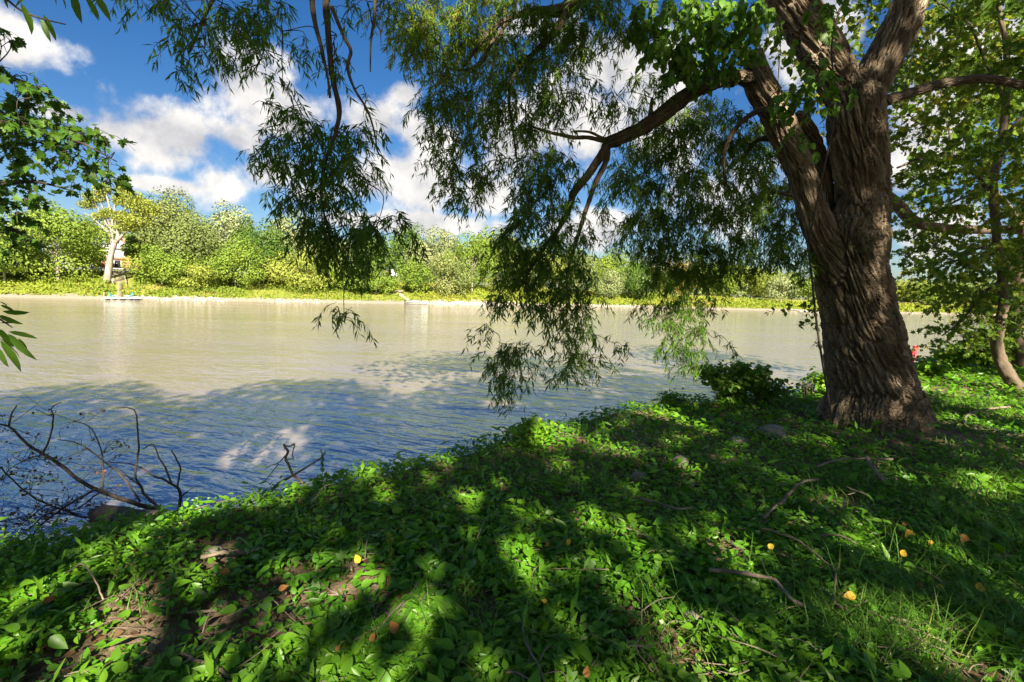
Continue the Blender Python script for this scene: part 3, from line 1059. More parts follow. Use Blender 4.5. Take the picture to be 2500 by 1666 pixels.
# closed red parasol and white garden table with chairs on the patio
uo = ho + HR @ np.array([1.1, -4.2, 0])
um = empty('patio_parasol', uo)
tag(um, 'closed red parasol standing on the patio of the brick house', 'parasol')
link('pole', tubes('pole', [(np.array([uo - [0, 0, .1], uo + [0, 0, 2.8]]), np.array([.04, .04]))], 8), M['white'], um)
prof = [(1.05, .62), (1.25, .60), (1.7, .44), (2.2, .26), (2.6, .10), (2.75, .02)]
sd = 16
V, q = [], []
for h, r in prof:
    for j in range(sd):
        a = 2 * math.pi * j / sd
        rr = r * (1.12 if j % 2 else .86)
        V.append(uo + [rr * math.cos(a), rr * math.sin(a), h])
for i in range(len(prof) - 1):
    for j in range(sd):
        q.append((i * sd + j, i * sd + (j + 1) % sd, (i + 1) * sd + (j + 1) % sd, (i + 1) * sd + j))
link('canopy', mesh_np('canopy', np.array(V), np.array(q).ravel(), [4] * len(q)), M['red'], um)
link('base', tubes('base', [(np.array([uo + [0, 0, -.05], uo + [0, 0, .08]]), np.array([.35, .30]))], 12), M['black'], um)
to = ho + HR @ np.array([.2, -4.6, 0])
tb = empty('garden_table', to)
tag(tb, 'white garden table on the patio beside the red parasol', 'table')
part('table_top', 'white', tb, [((0, 0, .73), (1.7, .95, .05))], to, HR)
for sx in (-1, 1):
    for sy in (-1, 1):
        part('leg', 'white', tb, [((sx * .75, sy * .38, .33), (.06, .06, .74))], to, HR)


def garden_chair(name, label, o, R, m, cat='chair', group=None):
    c = empty(name, o)
    tag(c, label, cat, group)
    part('seat', m, c, [((0, -.02, .34), (.55, .56, .05), rotx(.16))], o, R)
    bk = rotx(-.42)
    for i, x in enumerate((-.2, -.1, 0, .1, .2)):
        part('back_slat', m, c, [((x, .36, .72), (.085, .03, .92 + .06 * (2 - abs(i - 2))), bk)], o, R)
    for s in (-1, 1):
        part('armrest', m, c, [((s * .34, -.02, .56), (.12, .72, .03))], o, R)
        part('leg', m, c, [((s * .30, -.32, .27), (.09, .05, .55))], o, R)
        part('leg', m, c, [((s * .30, .22, .26), (.09, .5, .06), rotx(.5))], o, R)
    return c


# wooden stairs down the slope, walkway and floating dock
s0 = far_at(293, 15)
s1 = far_at(287, 33)
s1 = s0 + (s1 - s0) * .55
SR = rotz(-math.atan2(s1[0] - s0[0], s1[1] - s0[1]))
s0[2] = at(293, 689, s0[1])[2]
s1[2] = at(289, 663, s1[1])[2]
st = empty('wooden_stairs', s0)
tag(st, 'broad timber stairs climbing the slope right of the pale leaning trunk', 'stairs')
ns = 11
stair_w = 2.5
for i in range(ns):
    p = s0 + (s1 - s0) * (i / (ns - 1))
    part('step', 'wood', st, [((0, 0, 0), (stair_w, .30, .07))], p, SR)
slope = math.atan2(s1[2] - s0[2], np.linalg.norm((s1 - s0)[:2]))
Ls = np.linalg.norm(s1 - s0)
for s in (-1, 1):
    part('stringer', 'wood', st, [((s * (stair_w / 2 + .05), 0, -.1), (.08, Ls + .3, .3), rotx(slope))], (s0 + s1) / 2, SR)
part('landing', 'wood', st, [((0, .9, .04), (stair_w + .3, 1.5, .10))], s1, SR)
for s in (-1, 1):
    for p in (s0, s1):
        part('post', 'wood', st, [((s * (stair_w / 2 + .12), 0, -.4), (.12, .12, 1.4))], p, SR)
w0 = far_at(293, .4)
w1 = s0 + np.array([0, 0, .02])
wk = empty('walkway', w0)
tag(wk, 'narrow white plank walkway from the stairs down to the dock', 'walkway')
WR = rotz(-math.atan2(w1[0] - w0[0], w1[1] - w0[1]))
nw = 20
for i in range(nw):
    p = w0 + (w1 - w0) * ((i + .5) / nw)
    g_ = farz1(p[0], p[1]) + .22
    p[2] = max(p[2], g_)
    part('plank', 'wood', wk, [((0, 0, 0), (.9, np.linalg.norm(w1 - w0) / nw * .86, .06))], p, WR)
do, DR = frame(300, -1.3)
do[2] = 0
dk = empty('floating_dock', do)
tag(dk, 'white floating dock at the foot of the walkway', 'dock')
for i in range(22):
    part('deck_plank', 'white', dk, [((-3.2 + i * .305, 0, .42), (.28, 2.2, .06))], do, DR)
for x in (-2.6, 0, 2.6):
    part('float', 'black', dk, [((x, 0, .14), (.8, 2.0, .44))], do, DR)
part('edge_board', 'white', dk, [((0, -1.13, .36), (6.7, .05, .2))], do, DR)
part('edge_board', 'white', dk, [((0, 1.13, .36), (6.7, .05, .2))], do, DR)
part('mooring_post', 'wood', dk, [((-3.25, .9, .5), (.12, .12, 2.2))], do, DR)
garden_chair('garden_chair', 'dark teal slatted chair on the left of the dock', do + DR @ np.array([-1.9, .1, .45]), DR @ rotz(1.1), 'teal', group='teal chairs on the dock')
garden_chair('garden_chair', 'lighter teal slatted chair on the right of the dock', do + DR @ np.array([1.3, .1, .45]), DR @ rotz(-1.0), 'teal', group='teal chairs on the dock')
wc = far_at(962, 24)
wc[2] = max(at(962, 676, wc[1])[2], wc[2])
_, WCR = frame(962, 24)
big = garden_chair('garden_chair', 'tall white slatted garden chair above the dirt trail', wc, WCR @ rotz(.5), 'white')
big.scale = (2.0, 2.0, 2.0)
big.location = (0, 0, 0)
for c in list(big.children):
    pass
big.location = wc
for c in big.children:      # children hold world coordinates; keep them about the chair's foot
    c.location = -Vector(wc)

# stone shelf by the trail
sl = far_at(976, 15)
so = link('stone_slab', boxes_mesh('stone_slab', [(sl + [0, 0, .5], (2.2, .8, .5))]), M['stone'])
tag(so, 'flat pale slab beside the top of the dirt trail', 'slab')
# dirt trail
tp = [far_at(1003 - (t - 3) * 2.6, t) for t in np.linspace(1.5, 17, 18)]
V, q = [], []
for i, p in enumerate(tp):
    for j in (-1, 0, 1):
        x_, y_ = p[0] + j * .75, p[1]
        V.append((x_, y_, farz1(x_, y_) + .05))
for i in range(len(tp) - 1):
    for j in (0, 1):
        a = i * 3 + j
        q.append((a, a + 1, a + 4, a + 3))
M['trail'] = plain_mat('trail_dirt', (.34, .24, .16), (.46, .35, .25), 1.5, .95)
tag(link('dirt_trail', mesh_np('dirt_trail', np.array(V), np.array(q).ravel(), [4] * len(q)), M['trail']), 'bare dirt trail running down to the moored boat', kind='structure')

# moored boat
bo, BR = frame(1018, -1.4)
bo[2] = 0
bt = empty('motor_boat', bo)
tag(bt, 'white motor boat moored at the far shore with a dark outboard', 'boat')
secs = []
for x, hw, keel, gun in ((-3.0, .95, .05, .72), (-1.5, 1.05, -.12, .72), (0, 1.08, -.15, .76), (1.4, .95, -.1, .84), (2.5, .55, .1, .95), (3.15, .04, .5, 1.05)):
    secs.append([(x, -hw, gun), (x, -hw * .86, gun * .35), (x, 0, keel - .1), (x, hw * .86, gun * .35), (x, hw, gun)])
V = np.array(secs).reshape(-1, 3)
q = []
for i in range(5):
    for j in range(4):
        a = i * 5 + j
        q.append((a, a + 5, a + 6, a + 1))
q2 = [(0, 1, 2, 3, 4)]
lo = np.concatenate([np.array(q).ravel(), np.array(q2).ravel()])
link('hull', mesh_np('hull', bo + V @ BR.T, lo, [4] * len(q) + [5]), M['white'], bt)
V = np.array([(s[0][0], y * abs(s[0][1]) * .97, s[0][2] - .14) for s in secs for y in (-1, 1)])
link('deck', mesh_np('deck', bo + V @ BR.T, np.array([(2 * i, 2 * i + 2, 2 * i + 3, 2 * i + 1) for i in range(5)]).ravel(), [4] * 5), M['white'], bt)
part('cover', 'metal', bt, [((-.6, 0, .95), (3.6, 1.5, .35), rotx(0))], bo, BR)
part('windscreen', 'darkglass', bt, [((1.3, 0, 1.05), (.06, 1.3, .45), np.array([(math.cos(.5), 0, math.sin(.5)), (0, 1, 0), (-math.sin(.5), 0, math.cos(.5))]))], bo, BR)
part('stripe', 'black', bt, [((-.9, -1.09, .50), (4.2, .03, .16))], bo, BR)
mo = part('outboard_motor', 'black', bt, [((-3.3, 0, .95), (.45, .4, .55)), ((-3.35, 0, .35), (.2, .16, .9))], bo, BR)
part('propeller', 'metal', mo, [((-3.52, 0, -.05), (.05, .3, .06)), ((-3.52, 0, -.05), (.06, .06, .3))], bo, BR)

# wire fence at the top of the bank
for fx0, fx1, tl, lb in ((628, 700, 30, 'grey wire fence at the top of the bank left of the round yellow-green tree'),
                         (205, 262, 31, 'dark low fence left of the pale leaning trunk')):
    a, b = far_at(fx0, tl), far_at(fx1, tl)
    fe = empty('wire_fence', a)
    tag(fe, lb, 'fence')
    nn = 7
    ps = []
    for i in range(nn):
        p = a + (b - a) * i / (nn - 1)
        p[2] = farz1(p[0], p[1])
        ps.append(p)
        link('post', boxes_mesh('post', [(p + [0, 0, .6], (.09, .09, 1.3))]), M['metal'], fe)
    for h in (.35, .75, 1.15):
        link('rail', tubes('rail', [(np.array(ps) + [0, 0, h], np.full(nn, .03))], 5), M['metal'], fe)

# red channel buoy tilted by the current
by_ = atz(2230, 866, 0)
bu = empty('channel_buoy', by_)
tag(bu, 'small tilted red buoy floating just right of the big trunk', 'buoy')
ax = unit(np.array([.22, 0, 1.0]))
def ringpts(h): return by_ + ax * h
link('body', tubes('body', [(np.array([ringpts(-.3), ringpts(-.02), ringpts(.0), ringpts(.55), ringpts(.58)]), np.array([.13, .13, .14, .17, .17]))], 14), M['red'], bu, False)
link('rim', tubes('rim', [(np.array([ringpts(.55), ringpts(.61)]), np.array([.20, .20]))], 14), M['red'], bu)
link('collar', tubes('collar', [(np.array([ringpts(-.1), ringpts(.04)]), np.array([.24, .22]))], 14), M['red'], bu)

# ------------------------------------------------------------------ the old willow
WD = WILLOW_BASE[1]
wroot = empty('willow_tree', [WILLOW_BASE[0], WILLOW_BASE[1], gz1(WILLOW_BASE[0], WILLOW_BASE[1])])
tag(wroot, 'huge old willow with deeply furrowed forked trunk leaning over the river', 'tree')


def wpl(pts, k=8, wk_=1.0):
    """rows (px, py, width px, depth offset) -> points and radii"""
    rows = []
    for p in pts:
        dd = p[3] if len(p) > 3 else 0.0
        c = at(p[0], p[1], WD + dd)
        rows.append((*c, p[2] * wk_ / 2 / F * (WD + dd)))
    q = spline(rows, k)
    return q[:, :3], np.maximum(q[:, 3], .002)


STEMS = [
    [(2150, 1100, 285), (2147, 1062, 262), (2140, 1000, 228), (2124, 900, 206), (2100, 760, 184), (2084, 660, 180), (2078, 590, 170), (2090, 540, 130)],
    [(2080, 700, 120, -.05), (2022, 600, 90, -.08), (1984, 500, 78, -.1), (1960, 420, 74, -.1), (1926, 340, 78, -.1), (1895, 270, 82, -.1), (1858, 205, 78, -.1), (1848, 160, 60, -.1), (1846, 126, 46, -.1)],
    [(2058, 640, 90, .18), (2032, 540, 44, .30), (2020, 440, 40, .34), (1990, 340, 40, .32), (1950, 280, 40, .2)],
    [(2090, 660, 160), (2104, 560, 142), (2110, 480, 130), (2106, 400, 130), (2095, 320, 136), (2094, 250, 128), (2096, 215, 110)],
    [(2098, 300, 90), (2118, 225, 100, .05), (2150, 165, 96, .1), (2188, 95, 94, .15), (2228, 0, 84, .2), (2262, -110, 78, .3)],
    [(2092, 300, 90), (2068, 235, 100, .05), (2040, 180, 106, .1), (2000, 105, 112, .15), (1942, 15, 104, .2), (1885, -90, 96, .2)],
    [(2085, 985, 110), (2052, 1040, 92, -.12), (2028, 1085, 60, -.2), (2005, 1120, 34, -.25)],
    [(2195, 985, 110), (2238, 1035, 80, .05), (2272, 1066, 52, .05), (2310, 1090, 26, .0)],
    [(2140, 1000, 120, -.2), (2128, 1058, 90, -.42), (2120, 1105, 46, -.6)],
    [(2180, 1000, 110, -.15), (2190, 1060, 74, -.36), (2205, 1100, 40, -.5)],
    [(1880, 228, 70, -.1), (1838, 196, 48, -.12), (1800, 188, 40, -.15), (1760, 196, 38, -.2)],
]
SK = [wpl([(q_[0] - 5, *q_[1:]) for q_ in s], 8, 1.12 if 6 <= j_ <= 9 else .84) for j_, s in enumerate(STEMS)]
raw = tubes('raw_trunk', SK, 24)
tmp = bpy.data.objects.new('raw_trunk', raw)
COL.objects.link(tmp)
md = tmp.modifiers.new('r', 'REMESH')
md.mode = 'VOXEL'
md.voxel_size = .0142
sm = tmp.modifiers.new('s', 'SMOOTH')
sm.iterations = 8
sm.factor = .5
dg = bpy.context.evaluated_depsgraph_get()
tme = bpy.data.meshes.new_from_object(tmp.evaluated_get(dg))
bpy.data.objects.remove(tmp)
tme.name = 'trunk'
nv = len(tme.vertices)
V = np.empty(nv * 3, np.float32)
tme.vertices.foreach_get('co', V)
V = V.reshape(-1, 3).astype(float)
NR = np.empty(nv * 3, np.float32)
tme.vertices.foreach_get('normal', NR)
NR = NR.reshape(-1, 3).astype(float)
# nearest point of the skeleton gives every vertex a round-the-stem and along-the-stem coordinate
SP, ST, SL, SRd = [], [], [], []
for j, (p, r) in enumerate(SK):
    t = unit(np.gradient(p, axis=0))
    seg = np.concatenate(([0], np.cumsum(np.linalg.norm(np.diff(p, axis=0), axis=1))))
    SP.append(p); ST.append(t); SL.append(p[:, 2] if j < 6 else seg * -1 + p[0, 2]); SRd.append(r)
SP, ST, SL, SRd = np.vstack(SP), np.vstack(ST), np.concatenate(SL), np.concatenate(SRd)
near = np.empty(nv, int)
for a in range(0, nv, 20000):
    d = np.linalg.norm(V[a:a + 20000, None, :] - SP[None], axis=2) / (SRd[None] + .05)
    near[a:a + 20000] = d.argmin(1)
rel = V - SP[near]
al = np.einsum('ij,ij->i', rel, ST[near])
per = rel - al[:, None] * ST[near]
along = SL[near] + al
pu = unit(per)
rw = np.clip(np.linalg.norm(per, axis=1), .12, .5)
ang = .5 * along + .3 * fbm(V * 1.1, 3, 5)
ca, sa = np.cos(ang), np.sin(ang)
qx = (pu[:, 0] * ca - pu[:, 1] * sa) * rw
qy = (pu[:, 0] * sa + pu[:, 1] * ca) * rw
wv = np.stack([fbm(V * np.array([4, 4, 2.2]) + k * 19, 3, 40 + k) - .5 for k in range(3)], -1)
q = np.stack([qx / .050 + wv[:, 0] * 1.5, qy / .050 + wv[:, 1] * 1.5, along / .46 + wv[:, 2] * .9], -1)
f1, f2, idc = voro(q, 3)
ridge = np.clip((f2 - f1) / .30, 0, 1)
ridge = ridge * ridge * (3 - 2 * ridge)
q2 = np.stack([qx / .026 + wv[:, 1] * 2, qy / .026 + wv[:, 0] * 2, along / .20 + wv[:, 2]], -1)
g1, g2, _ = voro(q2, 8)
r2 = np.clip((g2 - g1) / .4, 0, 1)
lumps = fbm(V * 2.6, 3, 60) - .5
big = np.clip(rw / .30, .45, 1.15)
disp = big * (.062 * (ridge - .76) + .014 * (r2 - .6) * ridge + .026 * (idc - .5) * ridge) + .04 * lumps * big
V2 = V + NR * disp[:, None]
# long cracks running up the trunk
tme.vertices.foreach_set('co', V2.astype(np.float32).ravel())
a_ = tme.attributes.new('rnd', 'FLOAT', 'POINT')
a_.data.foreach_set('value', np.clip(idc * .7 + .3 * r2, 0, 1).astype(np.float32))
a_ = tme.attributes.new('bark_co', 'FLOAT_VECTOR', 'POINT')
a_.data.foreach_set('vector', np.stack([qx + wv[:, 0] * .05, qy + wv[:, 1] * .05, along + wv[:, 2] * .2], -1).astype(np.float32).ravel())
tme.materials.clear()
tme.update()
link('trunk', tme, M['furrow'], wroot, True)

# limbs, each a part of its own
LIMBS = [
    [(2255, -85, 78, .3), (2290, -260, 70, .4), (2300, -480, 55, .6), (2330, -800, 35, .8)],
    [(1893, -70, 94, .2), (1830, -240, 84, .2), (1800, -450, 64, .1), (1790, -800, 40, 0)],
    [(1790, 190, 42, -.15), (1735, 202, 38, -.2), (1680, 232, 36, -.3), (1620, 278, 35, -.4), (1570, 312, 33, -.45), (1520, 336, 32, -.5), (1480, 350, 30, -.5)],
    [(1484, 350, 24, -.5), (1462, 388, 20, -.5), (1432, 432, 18, -.5), (1402, 470, 17, -.55), (1386, 520, 13, -.6), (1362, 562, 11, -.6), (1334, 596, 9, -.6), (1296, 655, 7, -.6), (1262, 712, 5, -.6)],
    [(1486, 352, 18, -.5), (1478, 400, 14, -.4), (1452, 448, 13, -.4), (1436, 500, 11, -.4), (1418, 558, 10, -.4), (1400, 610, 9, -.4), (1384, 680, 6, -.4), (1392, 760, 5, -.4)],
    [(1482, 348, 12, -.5), (1440, 340, 10, -.5), (1395, 338, 9, -.5), (1340, 326, 7, -.5), (1290, 306, 5, -.5)],
    [(1478, 342, 8, -.5), (1440, 325, 6, -.6), (1400, 322, 4, -.7)],
    [(1585, 300, 12, -.4), (1590, 270, 9, -.4), (1592, 240, 6, -.4)],
    [(1850, -180, 60, .1), (1700, -170, 46, -.3), (1560, -90, 40, -.5), (1440, -20, 34, -.6), (1370, 25, 28, -.6), (1290, 30, 16, -.6), (1215, 62, 12, -.6), (1155, 130, 9, -.6), (1130, 165, 6, -.6)],
    [(1400, 5, 26, -.6), (1378, 40, 22, -.6), (1342, 92, 14, -.6), (1275, 158, 11, -.6), (1248, 205, 8, -.6), (1243, 260, 7, -.6), (1250, 300, 6, -.6), (1262, 390, 4, -.6)],
    [(1240, 55, 9, -.6), (1200, 110, 9, -.6), (1168, 160, 8, -.6), (1120, 172, 5, -.6), (1075, 160, 4, -.6)],
    [(1230, 70, 7, -.6), (1210, 130, 6, -.6), (1196, 190, 4, -.6)],
    [(1880, -220, 56, 0), (1600, -330, 46, -1.2), (1250, -330, 40, -2.0), (1000, -230, 34, -2.1), (850, -120, 26, -2.0), (800, -20, 17, -1.9), (802, 90, 14, -1.9), (812, 190, 13, -1.9), (828, 268, 12, -1.9), (818, 330, 10, -1.9), (796, 392, 8, -1.9), (784, 470, 6, -1.9), (800, 560, 5, -1.9), (830, 650, 4, -1.9)],
    [(790, -120, 18, -1.9), (760, -20, 14, -1.8), (768, 60, 11, -1.8), (786, 130, 8, -1.8), (800, 190, 6, -1.8), (806, 240, 5, -1.8)],
    [(806, 20, 10, -1.9), (838, 90, 8, -1.9), (856, 125, 8, -1.9), (851, 165, 7, -1.9), (868, 218, 6, -1.9), (898, 270, 5, -1.9), (916, 330, 4, -1.9), (922, 372, 4, -1.9), (945, 394, 2, -1.9)],
    [(960, -180, 14, -2.0), (920, -40, 9, -1.9), (912, 40, 7, -1.9), (904, 100, 5, -1.9), (905, 176, 3, -1.9)],
    [(820, -100, 16, -2.0), (680, -90, 14, -1.8), (560, -40, 11, -1.8), (500, 40, 8, -1.8), (460, 130, 5, -1.8)],
    [(2165, 246, 26, .1), (2220, 228, 22, .3), (2300, 206, 20, .5), (2400, 192, 19, .7), (2500, 208, 18, 1.0), (2620, 230, 14, 1.4)],
    [(1930, 300, 26, -.1), (1870, 268, 18, -.3), (1820, 290, 12, -.4), (1786, 330, 11, -.4), (1768, 380, 9, -.4), (1770, 450, 6, -.4)],
    [(1945, 380, 22, .1), (1880, 340, 14, .3), (1840, 350, 10, .3), (1812, 400, 8, .3), (1806, 450, 6, .3)],
    [(1975, 490, 16, .2), (1930, 478, 10, .5), (1870, 460, 8, .7), (1840, 410, 6, .8)],
]
LK = [wpl(l_, 6) for l_ in LIMBS]
def barkify(p, r, sides=30, seed=0):
    """a thick limb with real ridges along it"""
    n = max(20, int(np.linalg.norm(np.diff(p, axis=0), axis=1).sum() / .03))
    L_ = np.concatenate(([0], np.cumsum(np.linalg.norm(np.diff(p, axis=0), axis=1))))
    u = np.linspace(0, L_[-1], n)
    q = np.stack([np.interp(u, L_, p[:, k]) for k in range(3)], -1)
    rr_ = np.interp(u, L_, r)
    me = tubes('limb', [(q, rr_)], sides)
    nv = len(me.vertices)
    an = np.tile(np.linspace(0, 2 * math.pi, sides, endpoint=False), n)
    al_ = np.repeat(u, sides)
    R0 = np.repeat(rr_, sides)
    V = np.empty(nv * 3, np.float32)
    me.vertices.foreach_get('co', V)
    V = V.reshape(-1, 3).astype(float)
    cx_, cy_ = np.cos(an) * R0, np.sin(an) * R0
    w_ = fbm(V * 5, 3, 3 + seed) - .5
    f1, f2, ic = voro(np.stack([cx_ / .034 + w_ * 1.4, cy_ / .034 + w_, al_ / .26 + w_], -1), 20 + seed)
    rg = np.clip((f2 - f1) / .32, 0, 1)
    C_ = np.repeat(q, sides, axis=0)
    out_ = unit(V - C_)
    V = V + out_ * (np.minimum(.030, R0 * .22) * (rg - .7) + R0 * .35 * (fbm(V * 4, 3, 9) - .5))[:, None]
    me.vertices.foreach_set('co', V.astype(np.float32).ravel())
    a = me.attributes.new('bark_co', 'FLOAT_VECTOR', 'POINT')
    a.data.foreach_set('vector', np.stack([cx_, cy_, al_], -1).astype(np.float32).ravel())
    return me


for i_, (p, r) in enumerate(LK):
    if r[0] > .055:
        link('limb', barkify(p, r, seed=i_), M['limbbark'], wroot, True)
        continue
    wob = np.stack([fbm(p * 3 + 5 * k, 2, 70 + k) - .5 for k in range(3)], -1) * np.minimum(r * 2.4, .05)[:, None]
    link('limb', tubes('limb', [(p + wob, r * RNG.uniform(.9, 1.12, len(r)))], 10), M['bark'], wroot, True)
NODES = [np.vstack([p[2:] for p, r in LK])]


def foliage(clumps, nodes, leaf_len, leaf_w, per_px, twig_len, droop=.8, spacing=.024, depth_j=.45, tone=.5, seed=1, ref=6.0, spread=.6, branch=True):
    """clumps: (px, py, rx, ry, depth [, density [, tone]]). Branchlets run from the nearest wood to a clump,
    twigs hang from them and leaves stand alternately along the twigs."""
    r = np.random.default_rng(seed)
    P, Dv, Nv, Sc, Rn, polys = [], [], [], [], [], []
    node = np.vstack(nodes)
    for c in clumps:
        px, py, rx, ry, dep = c[:5]
        den = c[5] if len(c) > 5 else 1.0
        tn = c[6] if len(c) > 6 else tone
        cen = at(px, py, dep)
        sx, sy = rx / F * dep, ry / F * dep
        if branch:
            d = np.linalg.norm(node - (cen + [0, 0, sy * .8]), axis=1) + np.where(node[:, 2] < cen[2] - .2, .6, 0)
            s0 = node[d.argmin()]
            top = cen + np.array([0, 0, sy * .5])
            mid = (s0 + top) / 2 + np.array([r.normal() * .06, r.normal() * .06, .06])
            w = max(.004, .0035 + .002 * np.linalg.norm(top - s0))
            polys.append((spline([s0, mid, top], 4), np.linspace(w * 1.5, w * .7, 9)))
            node = np.vstack([node, mid[None], top[None]])
        else:
            top = cen
        nb = 5
        starts = []
        for b in range(nb):
            v = unit(r.normal(size=3))
            e = cen + np.array([v[0] * sx, v[1] * min(sx, depth_j * 1.6), v[2] * sy]) * r.uniform(.5, 1.0)
            if branch:
                ln = spline([top, (top + e) / 2 + [0, 0, .03], e], 3)
                polys.append((ln, np.linspace(.004, .002, len(ln))))
                starts.append(ln)
                node = np.vstack([node, ln[2:]])
        area = math.pi * rx * ry
        nt = max(3, int(area * per_px * den / (leaf_len * F / dep) / (leaf_w * F / dep) / (twig_len / spacing) * 1.6))
        for i in range(nt):
            u = r.normal(size=3)
            u = u / np.linalg.norm(u) * r.random() ** .4
            s = cen + np.array([u[0] * sx, u[1] * min(sx, depth_j * 1.6), u[2] * sy])
            if branch and r.random() < .45:
                ln = starts[r.integers(nb)]
                s = ln[r.integers(1, len(ln))] + r.normal(size=3) * .02
            Lt = twig_len * r.uniform(.5, 1.35)
            s = s + np.array([0, 0, Lt * .35 * droop])
            hd = r.uniform(0, 2 * math.pi)
            h = np.array([math.cos(hd), math.sin(hd), 0]) * spread
            d0 = unit(h + np.array([0, 0, -.25 * droop + .2]))
            m = 4
            tt = np.linspace(0, 1, m)[:, None]
            pts = s + d0 * tt * Lt * (1 - .45 * tt * droop) + np.array([0, 0, -1.0]) * (tt ** 1.7) * Lt * droop * .8
            polys.append((pts, np.linspace(.0026, .0012, m)))
            nl = max(3, int(Lt / spacing))
            tl = r.uniform(.12, 1.0, nl)
            tl.sort()
            ii = np.minimum((tl * (m - 1)).astype(int), m - 2)
            fr = (tl * (m - 1) - ii)[:, None]
            lp = pts[ii] * (1 - fr) + pts[ii + 1] * fr
            td = unit(pts[ii + 1] - pts[ii])
            sd = unit(np.cross(td, r.normal(size=(nl, 3))))
            ld = unit(td * .55 + sd * .75 + np.array([0, 0, -.75 * droop]) + .15 * r.normal(size=(nl, 3)))
            P.append(lp); Dv.append(ld)
            Nv.append(unit(np.array([0, 0, .8]) + .75 * r.normal(size=(nl, 3))))
            Sc.append(leaf_len * r.uniform(.62, 1.25, nl))
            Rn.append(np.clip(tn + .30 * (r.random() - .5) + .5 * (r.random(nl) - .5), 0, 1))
    return np.vstack(P), np.vstack(Dv), np.vstack(Nv), np.concatenate(Sc), np.concatenate(Rn), polys


W1, W2 = WD - .6, WD - 1.9
WC = []
def wc_(lst, dep, den=1.0, tone=.45):
    for c in lst:
        WC.append((c[0], c[1], c[2], c[3], dep + random.uniform(-.35, .35), (c[4] if len(c) > 4 else 1.0) * den, c[5] if len(c) > 5 else tone))
# upper left sprays
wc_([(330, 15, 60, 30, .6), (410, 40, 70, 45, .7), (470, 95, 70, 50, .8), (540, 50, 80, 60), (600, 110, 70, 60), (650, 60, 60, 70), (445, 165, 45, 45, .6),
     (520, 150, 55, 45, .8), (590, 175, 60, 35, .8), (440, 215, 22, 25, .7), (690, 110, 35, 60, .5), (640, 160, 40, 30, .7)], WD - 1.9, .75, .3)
# the hanging branch
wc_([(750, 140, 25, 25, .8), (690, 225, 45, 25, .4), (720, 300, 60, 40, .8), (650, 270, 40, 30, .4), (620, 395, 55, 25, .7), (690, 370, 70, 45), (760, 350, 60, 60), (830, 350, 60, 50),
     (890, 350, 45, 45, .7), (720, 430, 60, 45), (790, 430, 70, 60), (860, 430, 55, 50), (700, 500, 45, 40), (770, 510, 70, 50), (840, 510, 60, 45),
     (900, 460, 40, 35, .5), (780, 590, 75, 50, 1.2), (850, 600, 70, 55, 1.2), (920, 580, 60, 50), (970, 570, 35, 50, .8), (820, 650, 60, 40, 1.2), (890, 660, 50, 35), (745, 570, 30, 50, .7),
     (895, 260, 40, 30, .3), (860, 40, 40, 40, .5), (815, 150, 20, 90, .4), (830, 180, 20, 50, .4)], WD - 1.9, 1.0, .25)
wc_([(840, 785, 48, 22, .6), (815, 770, 20, 14, .4)], WD - 1.9, 1.0, .3)
wc_([(950, 40, 45, 45, .5), (925, 90, 20, 50, .4)], WD - 1.5, .8, .6)
# sunlit crown above the river, the sun also put into a lighter leaf tone
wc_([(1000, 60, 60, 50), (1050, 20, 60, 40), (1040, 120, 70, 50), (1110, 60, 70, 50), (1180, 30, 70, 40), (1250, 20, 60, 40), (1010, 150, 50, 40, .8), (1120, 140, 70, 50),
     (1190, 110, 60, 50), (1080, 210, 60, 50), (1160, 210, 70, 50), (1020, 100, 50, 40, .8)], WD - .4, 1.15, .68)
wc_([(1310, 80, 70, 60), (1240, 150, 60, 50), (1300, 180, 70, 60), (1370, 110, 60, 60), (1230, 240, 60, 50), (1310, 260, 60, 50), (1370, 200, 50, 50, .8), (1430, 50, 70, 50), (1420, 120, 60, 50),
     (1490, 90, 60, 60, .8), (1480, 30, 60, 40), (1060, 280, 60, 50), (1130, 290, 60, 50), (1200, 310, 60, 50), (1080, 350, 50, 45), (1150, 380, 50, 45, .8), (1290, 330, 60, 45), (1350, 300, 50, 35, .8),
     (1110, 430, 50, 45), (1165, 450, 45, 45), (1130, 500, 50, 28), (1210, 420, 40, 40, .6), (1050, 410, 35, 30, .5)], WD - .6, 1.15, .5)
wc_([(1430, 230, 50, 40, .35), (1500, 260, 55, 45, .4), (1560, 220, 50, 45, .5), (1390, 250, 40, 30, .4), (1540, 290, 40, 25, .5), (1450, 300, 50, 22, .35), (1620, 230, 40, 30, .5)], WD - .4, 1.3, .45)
# curtain under the limb
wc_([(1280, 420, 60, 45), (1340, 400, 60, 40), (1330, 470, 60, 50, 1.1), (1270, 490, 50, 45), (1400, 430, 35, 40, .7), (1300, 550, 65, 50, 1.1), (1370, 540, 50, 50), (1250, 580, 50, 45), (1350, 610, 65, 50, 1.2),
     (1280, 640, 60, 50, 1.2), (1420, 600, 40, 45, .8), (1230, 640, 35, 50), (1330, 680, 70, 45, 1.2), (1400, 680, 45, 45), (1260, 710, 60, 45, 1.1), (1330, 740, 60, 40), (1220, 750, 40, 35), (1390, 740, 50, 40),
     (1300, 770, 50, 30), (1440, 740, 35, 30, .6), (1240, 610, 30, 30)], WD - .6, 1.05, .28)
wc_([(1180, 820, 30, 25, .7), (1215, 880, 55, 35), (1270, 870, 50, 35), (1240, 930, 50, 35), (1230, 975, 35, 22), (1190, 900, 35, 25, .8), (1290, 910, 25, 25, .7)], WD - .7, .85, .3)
wc_([(1380, 800, 55, 35), (1420, 830, 50, 30), (1370, 850, 45, 30), (1400, 900, 60, 28, 1.0, .55), (1370, 930, 45, 22), (1440, 880, 45, 25), (1500, 850, 30, 22, .7), (1420, 780, 35, 30)], WD - .7, .75, .35)
